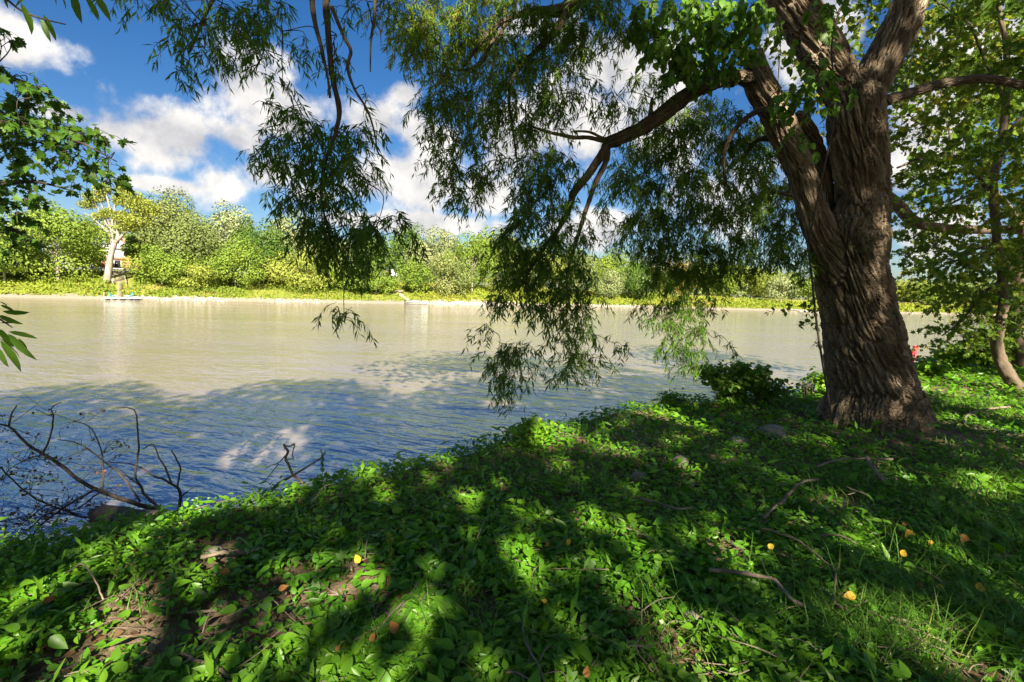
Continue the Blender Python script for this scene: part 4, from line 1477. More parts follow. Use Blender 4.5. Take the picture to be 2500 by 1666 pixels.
# right half of the curtain
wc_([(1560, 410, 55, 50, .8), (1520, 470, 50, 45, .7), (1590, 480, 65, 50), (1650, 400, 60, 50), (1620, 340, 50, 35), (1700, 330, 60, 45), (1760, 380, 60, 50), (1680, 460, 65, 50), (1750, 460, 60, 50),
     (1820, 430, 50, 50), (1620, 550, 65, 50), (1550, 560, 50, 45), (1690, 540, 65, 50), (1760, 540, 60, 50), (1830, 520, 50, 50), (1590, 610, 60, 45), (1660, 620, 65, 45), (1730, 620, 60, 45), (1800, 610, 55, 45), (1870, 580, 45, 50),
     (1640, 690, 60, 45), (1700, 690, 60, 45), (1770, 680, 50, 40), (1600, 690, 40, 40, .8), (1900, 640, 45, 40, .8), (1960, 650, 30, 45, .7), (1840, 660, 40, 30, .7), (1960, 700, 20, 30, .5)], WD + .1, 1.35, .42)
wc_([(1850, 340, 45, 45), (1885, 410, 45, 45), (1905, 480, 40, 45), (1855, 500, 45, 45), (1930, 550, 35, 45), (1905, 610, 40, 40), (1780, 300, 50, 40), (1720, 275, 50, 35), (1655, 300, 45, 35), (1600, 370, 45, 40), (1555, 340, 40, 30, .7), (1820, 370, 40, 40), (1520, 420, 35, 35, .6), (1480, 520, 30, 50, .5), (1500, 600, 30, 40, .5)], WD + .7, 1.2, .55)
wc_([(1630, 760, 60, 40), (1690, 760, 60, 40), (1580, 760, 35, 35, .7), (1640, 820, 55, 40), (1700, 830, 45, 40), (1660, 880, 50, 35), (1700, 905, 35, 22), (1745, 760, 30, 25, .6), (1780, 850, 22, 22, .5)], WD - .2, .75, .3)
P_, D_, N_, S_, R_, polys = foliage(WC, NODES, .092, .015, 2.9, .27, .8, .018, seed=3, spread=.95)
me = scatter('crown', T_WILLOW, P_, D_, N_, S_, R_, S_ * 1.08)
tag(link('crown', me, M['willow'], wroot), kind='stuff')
me = tubes('twigs', polys, 3, cap=False)
tag(link('twigs', me, M['twig'], wroot), kind='stuff')
# broad-leaved vine on the forked stems
vb = empty('climbing_vine', WILLOW_BASE + np.array([-.6, -.45, .05]))
tag(vb, "bright green broad-leaved vine spilling over the old willow's forked stems", 'vine')
VS = [wpl([(2030, 1020, 5, -.55), (1995, 800, 5, -.52), (1972, 600, 5, -.5), (1930, 430, 5, -.5), (1895, 300, 5, -.5), (1850, 200, 4, -.55), (1800, 100, 4, -.6), (1700, 60, 4, -.7)], 6),
      wpl([(1972, 600, 4, -.5), (2010, 420, 4, -.52), (2040, 260, 4, -.52), (2030, 120, 4, -.5), (2050, 20, 4, -.5)], 6)]
link('stem', tubes('stem', VS, 6), M['twig'], vb)
VC = [(1590, 120, 50, 45), (1640, 60, 60, 45), (1650, 140, 55, 45), (1700, 30, 55, 35), (1710, 110, 55, 50), (1760, 60, 60, 50), (1770, 130, 50, 45), (1700, 180, 50, 35, .8), (1810, 40, 45, 40), (1820, 110, 35, 40, .8),
      (1640, 190, 40, 25, .6), (1760, 190, 35, 28, .7), (1550, 60, 40, 40, .6), (1590, 30, 40, 30, .7), (1850, 60, 30, 45, .7), (1560, 130, 28, 30, .5), (2025, 35, 32, 35, .8), (2035, 75, 22, 22, .7), (1950, 235, 40, 25, .8), (1915, 270, 32, 25, .9), (1985, 165, 35, 22, .5), (2050, 240, 30, 25, .8),
      (2000, 205, 32, 28, .8), (1965, 300, 25, 28, .6), (2015, 270, 30, 22, .7), (1960, 350, 16, 18, .5), (1900, 75, 25, 20, .5), (1860, 20, 30, 25, .7), (1930, 110, 25, 22, .4)]
VC = [(c[0], c[1], c[2], c[3], WD - .75 + random.uniform(-.2, .1), c[4] if len(c) > 4 else 1.0, .55) for c in VC]
P_, D_, N_, S_, R_, polys = foliage(VC, [np.vstack([p for p, r in VS])], .092, .055, 3.8, .26, .8, .035, depth_j=.25, seed=5)
me = scatter('leaves', T_LEAF, P_, D_, N_, S_, R_, S_ * 1.05)
tag(link('leaves', me, M['vine'], vb), kind='stuff')
tag(link('tendrils', tubes('tendrils', polys, 3, cap=False), M['twig'], vb), kind='stuff')

# ------------------------------------------------------------------ trees on the right of the big trunk
def pl(pts, k=6):
    q = spline([(*at(p[0], p[1], p[3]), p[2] / 2 / F * p[3]) for p in pts], k)
    return q[:, :3], np.maximum(q[:, 3], .003)


g1_ = onground(2478, 952)
gd = g1_[1]
slim = empty('slim_tree', g1_)
tag(slim, 'slim bent tree with mottled bark curving up right of the big willow', 'tree')
tp_ = pl([(2500, 975, 48, gd), (2470, 930, 40, gd), (2440, 870, 34, gd), (2434, 820, 32, gd), (2450, 740, 28, gd), (2444, 660, 25, gd), (2434, 590, 24, gd), (2428, 510, 25, gd), (2424, 440, 24, gd),
          (2440, 370, 22, gd), (2452, 290, 20, gd), (2458, 200, 16, gd), (2456, 110, 14, gd), (2440, 30, 12, gd), (2430, -60, 10, gd), (2420, -200, 7, gd)])
link('trunk', barkify(tp_[0], tp_[1] * .78, 24, 7), M['bark'], slim, True)
SLIM = []
for pts in ([(2430, 500, 12, gd), (2380, 420, 9, gd), (2320, 380, 8, gd), (2220, 392, 6, gd - .3)], [(2432, 420, 10, gd), (2460, 330, 8, gd), (2500, 280, 6, gd)], [(2435, 600, 8, gd), (2380, 610, 6, gd), (2330, 640, 4, gd)],
            [(2455, 250, 9, gd), (2410, 160, 7, gd), (2370, 60, 5, gd)], [(2448, 680, 8, gd), (2400, 720, 6, gd), (2350, 780, 4, gd), (2300, 820, 3, gd)], [(2426, 470, 9, gd), (2360, 480, 6, gd), (2280, 520, 4, gd)]):
    p_ = pl(pts)
    SLIM.append(p_[0])
    link('branch', tubes('branch', [p_], 7), M['twig'], slim, True)
RC = []
rr = np.random.default_rng(31)
for y in range(-20, 720, 52):
    for x in range(2195, 2560, 56):
        if y > 560 and x < 2300: continue
        den = .82 if y > 120 else .7
        if 470 < y < 560 and x < 2240: den = .45
        if rr.random() < .12: continue
        RC.append((x + rr.uniform(-20, 20), y + rr.uniform(-18, 18), rr.uniform(34, 52), rr.uniform(28, 42), gd + rr.uniform(-2.2, 2.2), den, rr.uniform(.25, .75)))
RC += [(2230, 590, 40, 30, gd), (2290, 620, 45, 35, gd), (2200, 640, 24, 30, gd - 1, .7), (2250, 660, 35, 30, gd - 1), (2230, 710, 22, 24, gd - 1, .6), (2310, 690, 40, 35, gd), (2370, 660, 50, 45, gd), (2350, 740, 45, 30, gd), (2390, 720, 40, 40, gd),
       (2280, 810, 40, 18, gd, .7), (2330, 830, 40, 22, gd, .8), (2370, 800, 45, 30, gd), (2300, 840, 40, 14, gd, .6), (2400, 780, 40, 40, gd), (2480, 640, 40, 60, gd + 1), (2480, 760, 40, 60, gd + 2), (2410, 850, 40, 30, gd + 1), (2360, 860, 35, 20, gd + 1, .7)]
P_, D_, N_, S_, R_, polys = foliage(RC, SLIM + [tp_[0]], .088, .05, 2.0, .42, .45, .045, depth_j=.8, seed=8, spread=.9)
me = scatter('crown', T_MAPLE2, P_, D_, N_, S_, R_, S_ * 1.0)
tag(link('crown', me, M['right'], slim), kind='stuff')
tag(link('twigs', tubes('twigs', polys, 3, cap=False), M['twig'], slim), kind='stuff')

# older trunk at the right edge with a broken stub
g2_ = onground(2494, 905)
d2 = g2_[1]
old = empty('stub_tree', g2_)
tag(old, 'grey tree at the right edge with a short broken branch stub', 'tree')
link('trunk', tubes('trunk', [pl([(2496, 915, 44, d2), (2492, 860, 36, d2), (2490, 780, 34, d2), (2496, 690, 36, d2), (2505, 600, 34, d2), (2520, 450, 30, d2), (2530, 200, 24, d2), (2540, -100, 16, d2)])], 12), M['bark'], old, True)
link('stub', tubes('stub', [pl([(2494, 690, 34, d2), (2478, 672, 34, d2), (2462, 655, 32, d2), (2454, 645, 20, d2)])], 10), M['bark'], old, True)
stp = pl([(2500, 560, 16, d2), (2440, 480, 12, d2), (2350, 400, 9, d2), (2240, 395, 7, d2), (2190, 410, 5, d2)])
link('branch', tubes('branch', [stp], 8), M['bark'], old, True)
st2 = pl([(2510, 560, 20, d2 + .5), (2340, 560, 22, d2), (2240, 545, 26, d2 - .5), (2195, 505, 28, d2 - .5), (2160, 470, 22, d2 - .5)])
link('branch', tubes('branch', [st2], 8), M['bark'], old, True)
OC = [(x + rr.uniform(-25, 25), y + rr.uniform(-20, 20), 48, 40, d2 + rr.uniform(-1, 4), .6, rr.uniform(.5, .95)) for y in range(0, 860, 85) for x in range(2260, 2570, 85)]
# spray of a tree beyond the trunk, to its left
OC += [(1960, 690, 30, 25, d2 - 3, .7), (1990, 740, 28, 25, d2 - 3, .8), (1930, 765, 45, 14, d2 - 3, .7), (1975, 800, 35, 18, d2 - 3, .7), (1985, 850, 22, 14, d2 - 3, .6), (2000, 700, 25, 25, d2 - 3), (1900, 500, 40, 40, d2 - 3, .5, .9), (1950, 560, 30, 40, d2 - 3, .5, .8), (1860, 470, 40, 30, d2 - 3, .4, .9)]
OC += [(x, y, 36, 34, d2 - 3.5 + rr.uniform(-.5, .5), .8, rr.uniform(.4, .9)) for x, y in ((1910, 40), (1930, 110), (1900, 150), (1960, 180), (2090, 60), (2110, 120), (2080, 20), (2130, 30), (2100, 160), (2200, 120), (2220, 180), (2190, 200), (2200, 300), (2230, 260), (1870, 100), (1980, 250), (2010, 330), (2195, 370))]
P_, D_, N_, S_, R_, polys = foliage(OC, [stp[0], st2[0]], .10, .06, 1.6, .5, .45, .055, depth_j=1.0, seed=9, spread=.9)
tag(link('crown', scatter('crown', T_OVATE, P_, D_, N_, S_, R_, S_), M['right'], old), kind='stuff')
tag(link('twigs', tubes('twigs', polys, 3, cap=False), M['twig'], old), kind='stuff')
me, lc = crown_mesh('upper_crown', np.array([g2_[0] + 2, g2_[1] + 1, 9.5]), np.array([5, 5, 5.5]), 1800, .26, 78, 22, bottom=-.5)
tag(link('upper_crown', me, M['right'], old), kind='stuff')

# ------------------------------------------------------------------ left edge of the frame
mt = empty('maple_tree', [-6.6, 3.0, gz1(-6.6, 3.0)])
tag(mt, 'maple reaching into the left edge with dark lobed leaves', 'tree')
mb = np.array([-6.6, 3.0, gz1(-6.6, 3.0)])
link('trunk', tubes('trunk', [(spline([mb - [0, 0, .3], mb + [.1, .1, 2], mb + [.3, .3, 4.5], mb + [.2, .4, 8]], 6), np.linspace(.22, .08, 19))], 12), M['bark'], mt, True)
MD = 4.4
ML = []
for e in ([mb + [.2, .2, 3.2], at(-200, 330, MD), at(0, 300, MD), at(110, 325, MD), at(200, 350, MD), at(285, 395, MD)], [mb + [.2, .2, 3.6], at(-180, 200, MD), at(0, 190, MD), at(90, 215, MD), at(160, 260, MD)],
          [mb + [.2, .2, 2.6], at(-180, 470, MD), at(0, 450, MD), at(90, 445, MD), at(190, 470, MD)], [mb + [.2, .2, 2.2], at(-150, 600, MD), at(0, 560, MD), at(60, 575, MD), at(110, 600, MD)]):
    p_ = spline(e, 6)
    ML.append(p_[6:])
    link('branch', tubes('branch', [(p_, np.linspace(.035, .004, len(p_)))], 7), M['twig'], mt, True)
MC = [(30, 205, 55, 30), (90, 235, 45, 35), (30, 270, 60, 40), (110, 290, 50, 40), (50, 330, 60, 40), (150, 330, 50, 35), (210, 350, 45, 30), (245, 345, 25, 25, .7), (110, 370, 55, 35), (190, 395, 50, 25), (260, 400, 30, 22), (30, 400, 50, 40),
      (230, 440, 40, 22, .8), (130, 430, 45, 22, .6), (260, 460, 22, 20, .7), (190, 470, 35, 18, .7), (40, 460, 50, 35), (40, 520, 50, 40), (90, 510, 35, 30, .8), (20, 580, 45, 35), (70, 600, 40, 20, .8), (10, 100, 20, 40, .5), (5, 130, 15, 30, .5), (10, 350, 40, 60), (-30, 480, 40, 80), (-40, 300, 40, 100)]
MC = [(c[0], c[1], c[2], c[3], MD + random.uniform(-.3, .3), c[4] if len(c) > 4 else 1.0, .45) for c in MC]
P_, D_, N_, S_, R_, polys = foliage(MC, ML, .070, .048, 2.3, .22, .55, .04, depth_j=.3, seed=12, spread=.9)
tag(link('crown', scatter('crown', T_MAPLE, P_, D_, N_, S_, R_, S_), M['maple'], mt), kind='stuff')
tag(link('twigs', tubes('twigs', polys, 3, cap=False), M['twig'], mt), kind='stuff')

# two near sprays of long willow leaves at the left border, every leaf a part
T_LONG = (np.array([(0, 0, 0), (-.06, .2, .015), (0, .2, 0), (.06, .2, .015), (-.075, .5, .0), (0, .5, -.02), (.075, .5, .0), (-.045, .8, -.06), (0, .8, -.075), (.045, .8, -.06), (0, 1, -.15)]),
          [(0, 2, 1), (0, 3, 2), (1, 2, 5, 4), (2, 3, 6, 5), (4, 5, 8, 7), (5, 6, 9, 8), (7, 8, 10), (8, 9, 10)])


def spray(name, label, stem, leaves, dep, w):
    root = empty(name, at(*stem[0], dep))
    tag(root, label, 'branch')
    q = spline([at(x, y, dep) for x, y in stem], 6)
    link('stem', tubes('stem', [(q, np.linspace(w, w * .35, len(q)))], 6), M['twig'], root, True)
    for (x0, y0, x1, y1, dz) in leaves:
        a, b = at(x0, y0, dep), at(x1, y1, dep + dz)
        ln = np.linalg.norm(b - a)
        me = scatter('leaf', T_LONG, a[None], (b - a)[None], unit(np.array([[.3, -.8, .5]]) + .35 * RNG.normal(size=(1, 3))), np.array([ln]), np.array([random.uniform(.2, .6)]), np.array([min(ln * 1.5, .20)]))
        link('leaf', me, M['willow'], root)


spray('willow_branch', 'large long willow leaves hanging in the top left corner', [(-120, -60), (0, -10), (50, 25), (100, 45), (160, 60)],
      [(60, 0, 22, 20, .05), (52, 8, 86, 78, -.03), (50, 10, 70, 42, .04), (100, 45, 122, 100, .0), (105, 35, 142, 102, .05), (150, -12, 165, 24, .03), (178, -18, 192, 48, -.04), (208, -15, 242, 49, .02), (232, -15, 268, 45, -.02), (130, -15, 142, 17, .03), (10, -10, 18, 20, 0)], 2.0, .006)
spray('willow_branch', 'curved narrow willow leaves at the left border above the water', [(-160, 690), (-60, 745), (0, 780), (30, 800)],
      [(-5, 770, 50, 793, .0), (20, 810, 93, 824, .05), (45, 826, 66, 854, .03), (20, 815, 77, 878, -.04), (-10, 820, 60, 870, .05), (0, 830, 58, 905, .02), (-5, 850, 15, 895, -.03), (-10, 800, 40, 850, .06), (0, 745, 40, 760, .05), (5, 760, 78, 768, .1), (-5, 735, 20, 745, .05), (0, 790, 50, 785, .08)], 2.1, .006)

# ------------------------------------------------------------------ shade trees behind the viewpoint
# sunlit spots on the bank and on the trunk: leaves along their rays to the sun are cut out of the crowns
OPEN = []
def op_ground(px, py, r): OPEN.append((onground(px, py, .05), r))
def op_tree(px, py, r, dd=-.4): OPEN.append((at(px, py, WD + dd), r))
for a in [(270, 1470, .30), (330, 1440, .20), (180, 1500, .16), (250, 1580, .18), (520, 1490, .10), (690, 1415, .16), (850, 1400, .22), (880, 1430, .16), (830, 1345, .10), (720, 1440, .1),
          (1040, 1500, .17), (1060, 1560, .15), (1090, 1610, .14), (960, 1560, .12), (700, 1540, .16), (780, 1520, .12), (520, 1620, .20), (420, 1650, .2), (640, 1640, .16), (60, 1560, .14), (560, 1380, .12), (120, 1430, .12),
          (2030, 1210, .16), (2190, 1240, .12), (2400, 1180, .22), (2440, 1170, .2), (1750, 1340, .14), (1780, 1360, .1), (2250, 1510, .14), (2330, 1590, .16), (2440, 1380, .12), (1560, 1500, .08), (1700, 1610, .14), (1650, 1580, .10), (1800, 1190, .12),
          (2300, 950, 1.8), (2350, 920, 2.2), (2400, 940, 1.8), (2280, 920, 1.6), (2440, 1000, 1.0), (2370, 1030, .9), (2450, 950, 1.6), (1250, 1090, .2), (1300, 1075, .2), (1800, 940, .3), (1960, 960, .25), (2490, 1090, .3), (1150, 1110, .12), (1620, 1090, .12), (700, 1215, .3), (900, 1165, .3), (1080, 1120, .4), (1450, 1015, .9), (1600, 1000, .9), (500, 1260, .4), (1790, 950, 1.4), (1350, 1060, .7), (1700, 1040, .5), (1500, 1090, .4), (1980, 965, .8), (1400, 1150, .3), (1150, 1220, .3), (1300, 1240, .25), (1450, 1300, .25), (1600, 1400, .25), (1250, 1380, .25), (1900, 1250, .3), (2100, 1350, .3)]:
    op_ground(*a)
for a in [(2110, 270, .09), (2120, 240, .07), (2095, 300, .06), (2100, 430, .07), (2090, 460, .05), (2140, 590, .10), (2120, 610, .08), (2130, 570, .07), (2050, 660, .06), (2060, 680, .05), (2150, 960, .09), (2190, 1000, .12), (2200, 940, .07), (2105, 745, .05), (2160, 90, .10), (2190, 60, .08), (2200, 1040, .09),
          (2000, 210, .2), (1930, 260, .22), (1960, 240, .2), (1780, 60, .25), (2030, 60, .2), (1100, 80, .5), (1050, 140, .5), (1200, 100, .4), (1250, 60, .4), (1400, 900, .3), (1000, 60, .4), (1720, 80, .9), (1640, 60, .9), (1780, 120, .8), (1600, 130, .7), (1960, 240, .5), (2040, 50, .5), (1680, 160, .7)]:
    op_tree(*a)


for a in ((60, 300), (150, 345), (220, 395), (60, 450), (40, 550), (100, 240)):
    OPEN.append((at(a[0], a[1], 4.4), 1.0))


def gaps(P):
    keep = np.ones(len(P), bool)
    for c, r in OPEN:
        rel = P - c
        al = rel @ SUN_DIR
        d = np.linalg.norm(rel - al[:, None] * SUN_DIR, axis=1)
        keep &= ~((al > 0) & (d < r * .45 + .03))
    # leaves thinned low to let sun onto the bank, dense tops shade the water
    thin = np.clip((P[:, 2] - 7.5) / 3.5, 0, 1) * .66 + .34
    keep &= _hash((P[:, 0] * 977).astype(np.int64), (P[:, 1] * 977).astype(np.int64), (P[:, 2] * 977).astype(np.int64), 5) < thin
    return keep


# the rest of the crown above the frame
me, lc = crown_mesh('upper_crown', np.array([WILLOW_BASE[0] - 1.5, WILLOW_BASE[1] + .5, 11.2]), np.array([6.2, 4.6, 3.6]), 3600, .22, 77, 26, droop=.6, bottom=-.6, hole=gaps)
tag(link('upper_crown', me, M['willow'], wroot), kind='stuff')


SH = [(-24, -22, 17.5, 6.0, 'far left'), (-15.5, -14, 17, 5.2, 'left'), (-8, -10.5, 18.5, 5.0, 'near left'), (-1.5, -8, 18.0, 5.0, 'nearest'), (5.5, -7.5, 19, 5.0, 'near right'),
      (12.5, -5, 18.5, 5.2, 'right')]
for i, (x, y, top, r, w) in enumerate(SH):
    b = np.array([x, y, gz1(x, y)])
    tr_ = empty('shade_tree', b)
    tag(tr_, 'tall leafy tree on the bank behind the viewpoint, ' + w, 'tree', 'trees behind the viewpoint')
    lo = 3.6
    cen = np.array([x, y, (lo + top) / 2])
    me, lc = crown_mesh('crown', cen, np.array([r, r * .8, (top - lo) / 2]), 15000, .22, 300 + i, 90, hole=gaps, even=True)
    tag(link('crown', me, M['shade'], tr_), kind='stuff')
    polys = [(spline([b - [0, 0, .5], b + [.1, 0, 3], cen, cen + [0, 0, 4]], 5), np.linspace(.32, .08, 16))]
    link('trunk', tubes('trunk', polys, 10), M['bark'], tr_, True)
    for q_ in lc[:5]:
        s_ = b + (cen - b) * random.uniform(.5, 1)
        link('limb', tubes('limb', [(spline([s_, (s_ + q_) / 2 + [0, 0, .6], q_], 4), np.linspace(.12, .03, 9))], 7), M['bark'], tr_, True)

# ------------------------------------------------------------------ ground cover
r = np.random.default_rng(5)


def ground_pts(n, dmin=1.5, dmax=22.0, power=1.25):
    """points over the bank in view, denser near the eye"""
    Y = dmin * (dmax / dmin) ** (r.random(n) ** power)
    X = r.uniform(-1.08, 1.08, n) * Y
    s = sdist(X, Y, EDGE)
    k = s > -.75
    return X[k], Y[k], s[k]


BARE = [(640, 1500, .33), (560, 1530, .28), (700, 1470, .2), (860, 1445, .20), (720, 1430, .18), (310, 1485, .22), (1180, 1500, .16), (330, 1560, .28), (420, 1590, .22), (1560, 1520, .16), (1620, 1580, .22), (1680, 1640, .2),
        (2330, 1640, .3), (2250, 1590, .14), (2280, 1060, .35), (2200, 1085, .22), (2330, 1075, .3), (540, 1340, .16), (520, 1385, .14), (2060, 1230, .2), (1780, 1350, .14), (950, 1510, .12), (860, 1395, .12), (120, 1650, .2), (200, 1600, .15)]
BAREP = [(onground(a, b)[:2], c) for a, b, c in BARE]


def bare(X, Y):
    m = np.zeros(len(X))
    for c, rad in BAREP:
        d = np.hypot(X - c[0], Y - c[1]) / rad
        m = np.maximum(m, np.clip(1.5 - d, 0, 1))
    # root zone of the willow
    d = np.hypot(X - WILLOW_BASE[0], Y - WILLOW_BASE[1])
    m = np.maximum(m, np.clip((.56 - d) / .1, 0, 1))
    return m


def cover(n, size, zlo, zhi, tmpl, mat, name, label, tilt=.45, tone=(.1, .9), wr=1.0, nscale=1.3, edge_up=0.0, thr=.0, near=0.0):
    X, Y, s = ground_pts(n)
    patch = n2(X, Y, nscale, 51)
    k = r.random(len(X)) > bare(X, Y) * .93 + np.clip(thr - patch, 0, 1) * 4
    X, Y, s, patch = X[k], Y[k], s[k], patch[k]
    m = len(X)
    z = gz(X, Y)
    hump = n2(X, Y, 2.4, 61)
    edge = np.exp(-(s / .5) ** 2)
    h = zlo + (zhi - zlo) * r.random(m) ** .8 * (.35 + 1.1 * hump) + edge_up * edge * r.random(m) ** 2.0 * (n2(X, Y, 1.6, 71) * 1.8)
    nv_ = unit(np.stack([r.normal(size=m) * tilt, r.normal(size=m) * tilt - .12, np.ones(m)], -1))
    a = r.uniform(0, 2 * math.pi, m)
    dv = np.stack([np.cos(a), np.sin(a), r.normal(size=m) * .25 - .12], -1)
    dv = dv - np.einsum('ij,ij->i', dv, nv_)[:, None] * nv_
    sc = size * np.clip(np.exp(r.normal(0, .36, m)), .4, 1.75) * (.75 + .6 * n2(X, Y, .9, 81))
    # leaves farther off stand for a few together
    sc = sc * np.interp(Y, [2, 5, 8, 12, 20], [1, 1.2, 1.75, 2.5, 3.6])
    rn = np.clip(tone[0] + (tone[1] - tone[0]) * (.35 * r.random(m) + .65 * n2(X, Y, 1.1, 91) + .25 * (hump - .5)), 0, 1)
    P = np.stack([X, Y, z + h], -1)
    nr = Y < near
    if nr.all() or not nr.any():
        me = scatter(name, tmpl, P, dv, nv_, sc, rn, sc * wr)
        tag(link(name, me, M[mat]), label, 'ground cover', kind='stuff')
        return
    me = scatter(name, T_LEAF, P[nr], dv[nr], nv_[nr], sc[nr], rn[nr], sc[nr] * wr)
    tag(link(name, me, M[mat], None, True), label + ' in the foreground', 'ground cover', kind='stuff')
    fr = ~nr
    me = scatter(name, tmpl, P[fr], dv[fr], nv_[fr], sc[fr], rn[fr], sc[fr] * wr * 1.12)
    tag(link(name, me, M[mat]), label + ' towards the water', 'ground cover', kind='stuff')


cover(114000, .033, .005, .085, T_SMALL, 'cover', 'ground_cover', 'dense broad-leaved ground cover over the near bank', .6, (.0, 1.0), wr=.92, edge_up=.09, near=3.4)
cover(46000, .027, .0, .075, T_SMALL, 'cover', 'creeper', 'small-leaved creeper between the broader leaves on the near bank', .6, (.15, 1.0), wr=.95, edge_up=.12)
cover(7000, .052, .05, .12, T_LEAF, 'cover', 'tall_weeds', 'larger leaves standing above the ground cover', .5, (.3, 1.0), wr=.85, thr=.50, edge_up=.08)
cover(2600, .048, .03, .10, T_MAPLE2, 'vine', 'lobed_seedlings', 'lobed seedling leaves here and there in the ground cover', .5, (.1, .9), thr=.42)
cover(24000, .060, .02, .12, T_WILLOW, 'cover', 'narrow_weeds', 'narrow-leaved weeds mixed into the ground cover', .7, (.2, 1.0), wr=1.7, edge_up=.12)
# litter of small dead leaves on the soil
X, Y, s = ground_pts(5500, dmax=9)
m = len(X)
a = r.uniform(0, 6.28, m)
sc = r.uniform(.02, .06, m)
me = scatter('leaf_litter', T_SMALL, np.stack([X, Y, gz(X, Y) + .012], -1), np.stack([np.cos(a), np.sin(a), r.normal(size=m) * .2], -1), unit(np.stack([r.normal(size=m) * .4, r.normal(size=m) * .4, np.ones(m)], -1)), sc, r.random(m), sc * 1.2)
tag(link('leaf_litter', me, M['deadleaf']), 'small brown dead leaves strewn on the bare soil', 'leaf litter', kind='stuff')

# grass: tufts mostly on the right, thin everywhere
def blades(n, centers, name, label, hgt=.20):
    X, Y, H = [], [], []
    for (px, py, rad, k, h) in centers:
        c = onground(px, py)
        kk = int(k)
        X.append(c[0] + r.normal(size=kk) * rad)
        Y.append(c[1] + r.normal(size=kk) * rad)
        H.append(np.full(kk, h))
    x2, y2, s2 = ground_pts(n, dmax=14)
    g = n2(x2, y2, .8, 111)
    kx = r.random(len(x2)) < np.clip((g - .5) * 4 + (x2 / np.maximum(y2, 1) - .3) * .9, .03, 1)
    X.append(x2[kx]); Y.append(y2[kx]); H.append(np.full(kx.sum(), hgt * .55))
    X, Y, H = np.concatenate(X), np.concatenate(Y), np.concatenate(H)
    s = sdist(X, Y, EDGE)
    k = (s > -.5) & (np.hypot(X - WILLOW_BASE[0], Y - WILLOW_BASE[1]) > .6) & (Y > 1.3)
    X, Y, H = X[k], Y[k], H[k]
    m = len(X)
    a = r.uniform(0, 6.28, m)
    lean = r.uniform(.15, 1.1, m)
    dv = np.stack([np.cos(a) * lean, np.sin(a) * lean, np.ones(m)], -1)
    nv_ = np.stack([-np.cos(a), -np.sin(a), lean], -1)
    sc = H * r.uniform(.5, 1.5, m)
    me = scatter(name, T_BLADE, np.stack([X, Y, gz(X, Y) - .005], -1), dv, nv_, sc, np.clip(r.normal(.45, .22, m), 0, 1), np.full(m, .0045) * np.interp(Y, [2, 10], [1, 2.2]))
    tag(link(name, me, M['grass']), label, 'grass', kind='stuff')


blades(8000, [(2130, 1500, .22, 420, .24), (2060, 1560, .2, 260, .22), (2220, 1470, .22, 320, .22), (2350, 1420, .25, 380, .22), (2420, 1330, .3, 420, .24), (2450, 1200, .35, 420, .24), (2300, 1250, .3, 260, .2), (2150, 1620, .18, 260, .26), (2040, 1190, .18, 260, .2),
               (1130, 1560, .16, 240, .2), (980, 1600, .14, 200, .16), (330, 1480, .12, 60, .14), (840, 1380, .1, 50, .14), (2350, 1000, .5, 500, .22), (2440, 1550, .2, 300, .25), (1690, 1560, .15, 150, .2), (700, 1190, .2, 130, .3), (640, 1210, .2, 110, .3),
               (960, 1110, .1, 60, .28), (1450, 1010, .2, 100, .28), (60, 1335, .15, 90, .3)], 'grass', 'thin green grass blades growing through the ground cover')

# weed stalks with flower spikes standing out of the cover
WS = [(195, 1640, 1600, 'yellow-green flower spike at the lower left corner, thickest of the spikes'), (320, 1665, 1605, 'short green flower spike right of the thickest one'), (285, 1450, 1345, 'pale flower spike in the sunlit patch at the left'), (330, 1450, 1375, 'short flower spike just right of the pale one in the left sunlit patch'),
      (880, 1370, 1290, 'thin flower spike left of the yellow fallen leaf at centre left'), (955, 1440, 1310, 'tall thin green spike right of centre left sunlit patch'), (990, 1350, 1270, 'thin green spike in the middle of the bank'), (640, 1310, 1255, 'small green spike near the bank edge above the pale stick'),
      (785, 1200, 1105, 'feathery green weed beside the forked grey sticks'), (1620, 1130, 1050, 'leafy upright weed on the bank between river and big trunk'), (10, 1335, 1275, 'pale grass-like spike at the left border by the water')]
for px, pb, pt, lb in WS:
    b = onground(px, pb)
    t_ = at(px + random.uniform(-6, 6), pt, b[1])
    w_ = empty('weed_stalk', b)
    tag(w_, lb, 'weed', 'flower spikes in the ground cover')
    q = spline([b - [0, 0, .03], (b + t_) / 2 + RNG.normal(size=3) * .01, t_], 6)
    link('stem', tubes('stem', [(q, np.linspace(.003, .0018, len(q)))], 5), M['grass'], w_)
    k = 90
    f = RNG.uniform(.45, 1, k)
    Pp = b + (t_ - b) * f[:, None] + RNG.normal(size=(k, 3)) * .004
    a = RNG.uniform(0, 6.28, k)
    hgt = np.linalg.norm(t_ - b)
    sc = np.full(k, .075 * hgt) * RNG.uniform(.6, 1.2, k)
    me = scatter('spike', T_SMALL, Pp, np.stack([np.cos(a), np.sin(a), np.full(k, .9)], -1), RNG.normal(size=(k, 3)), sc, RNG.uniform(.5, .9, k))
    tag(link('spike', me, M['grass'], w_), kind='stuff')

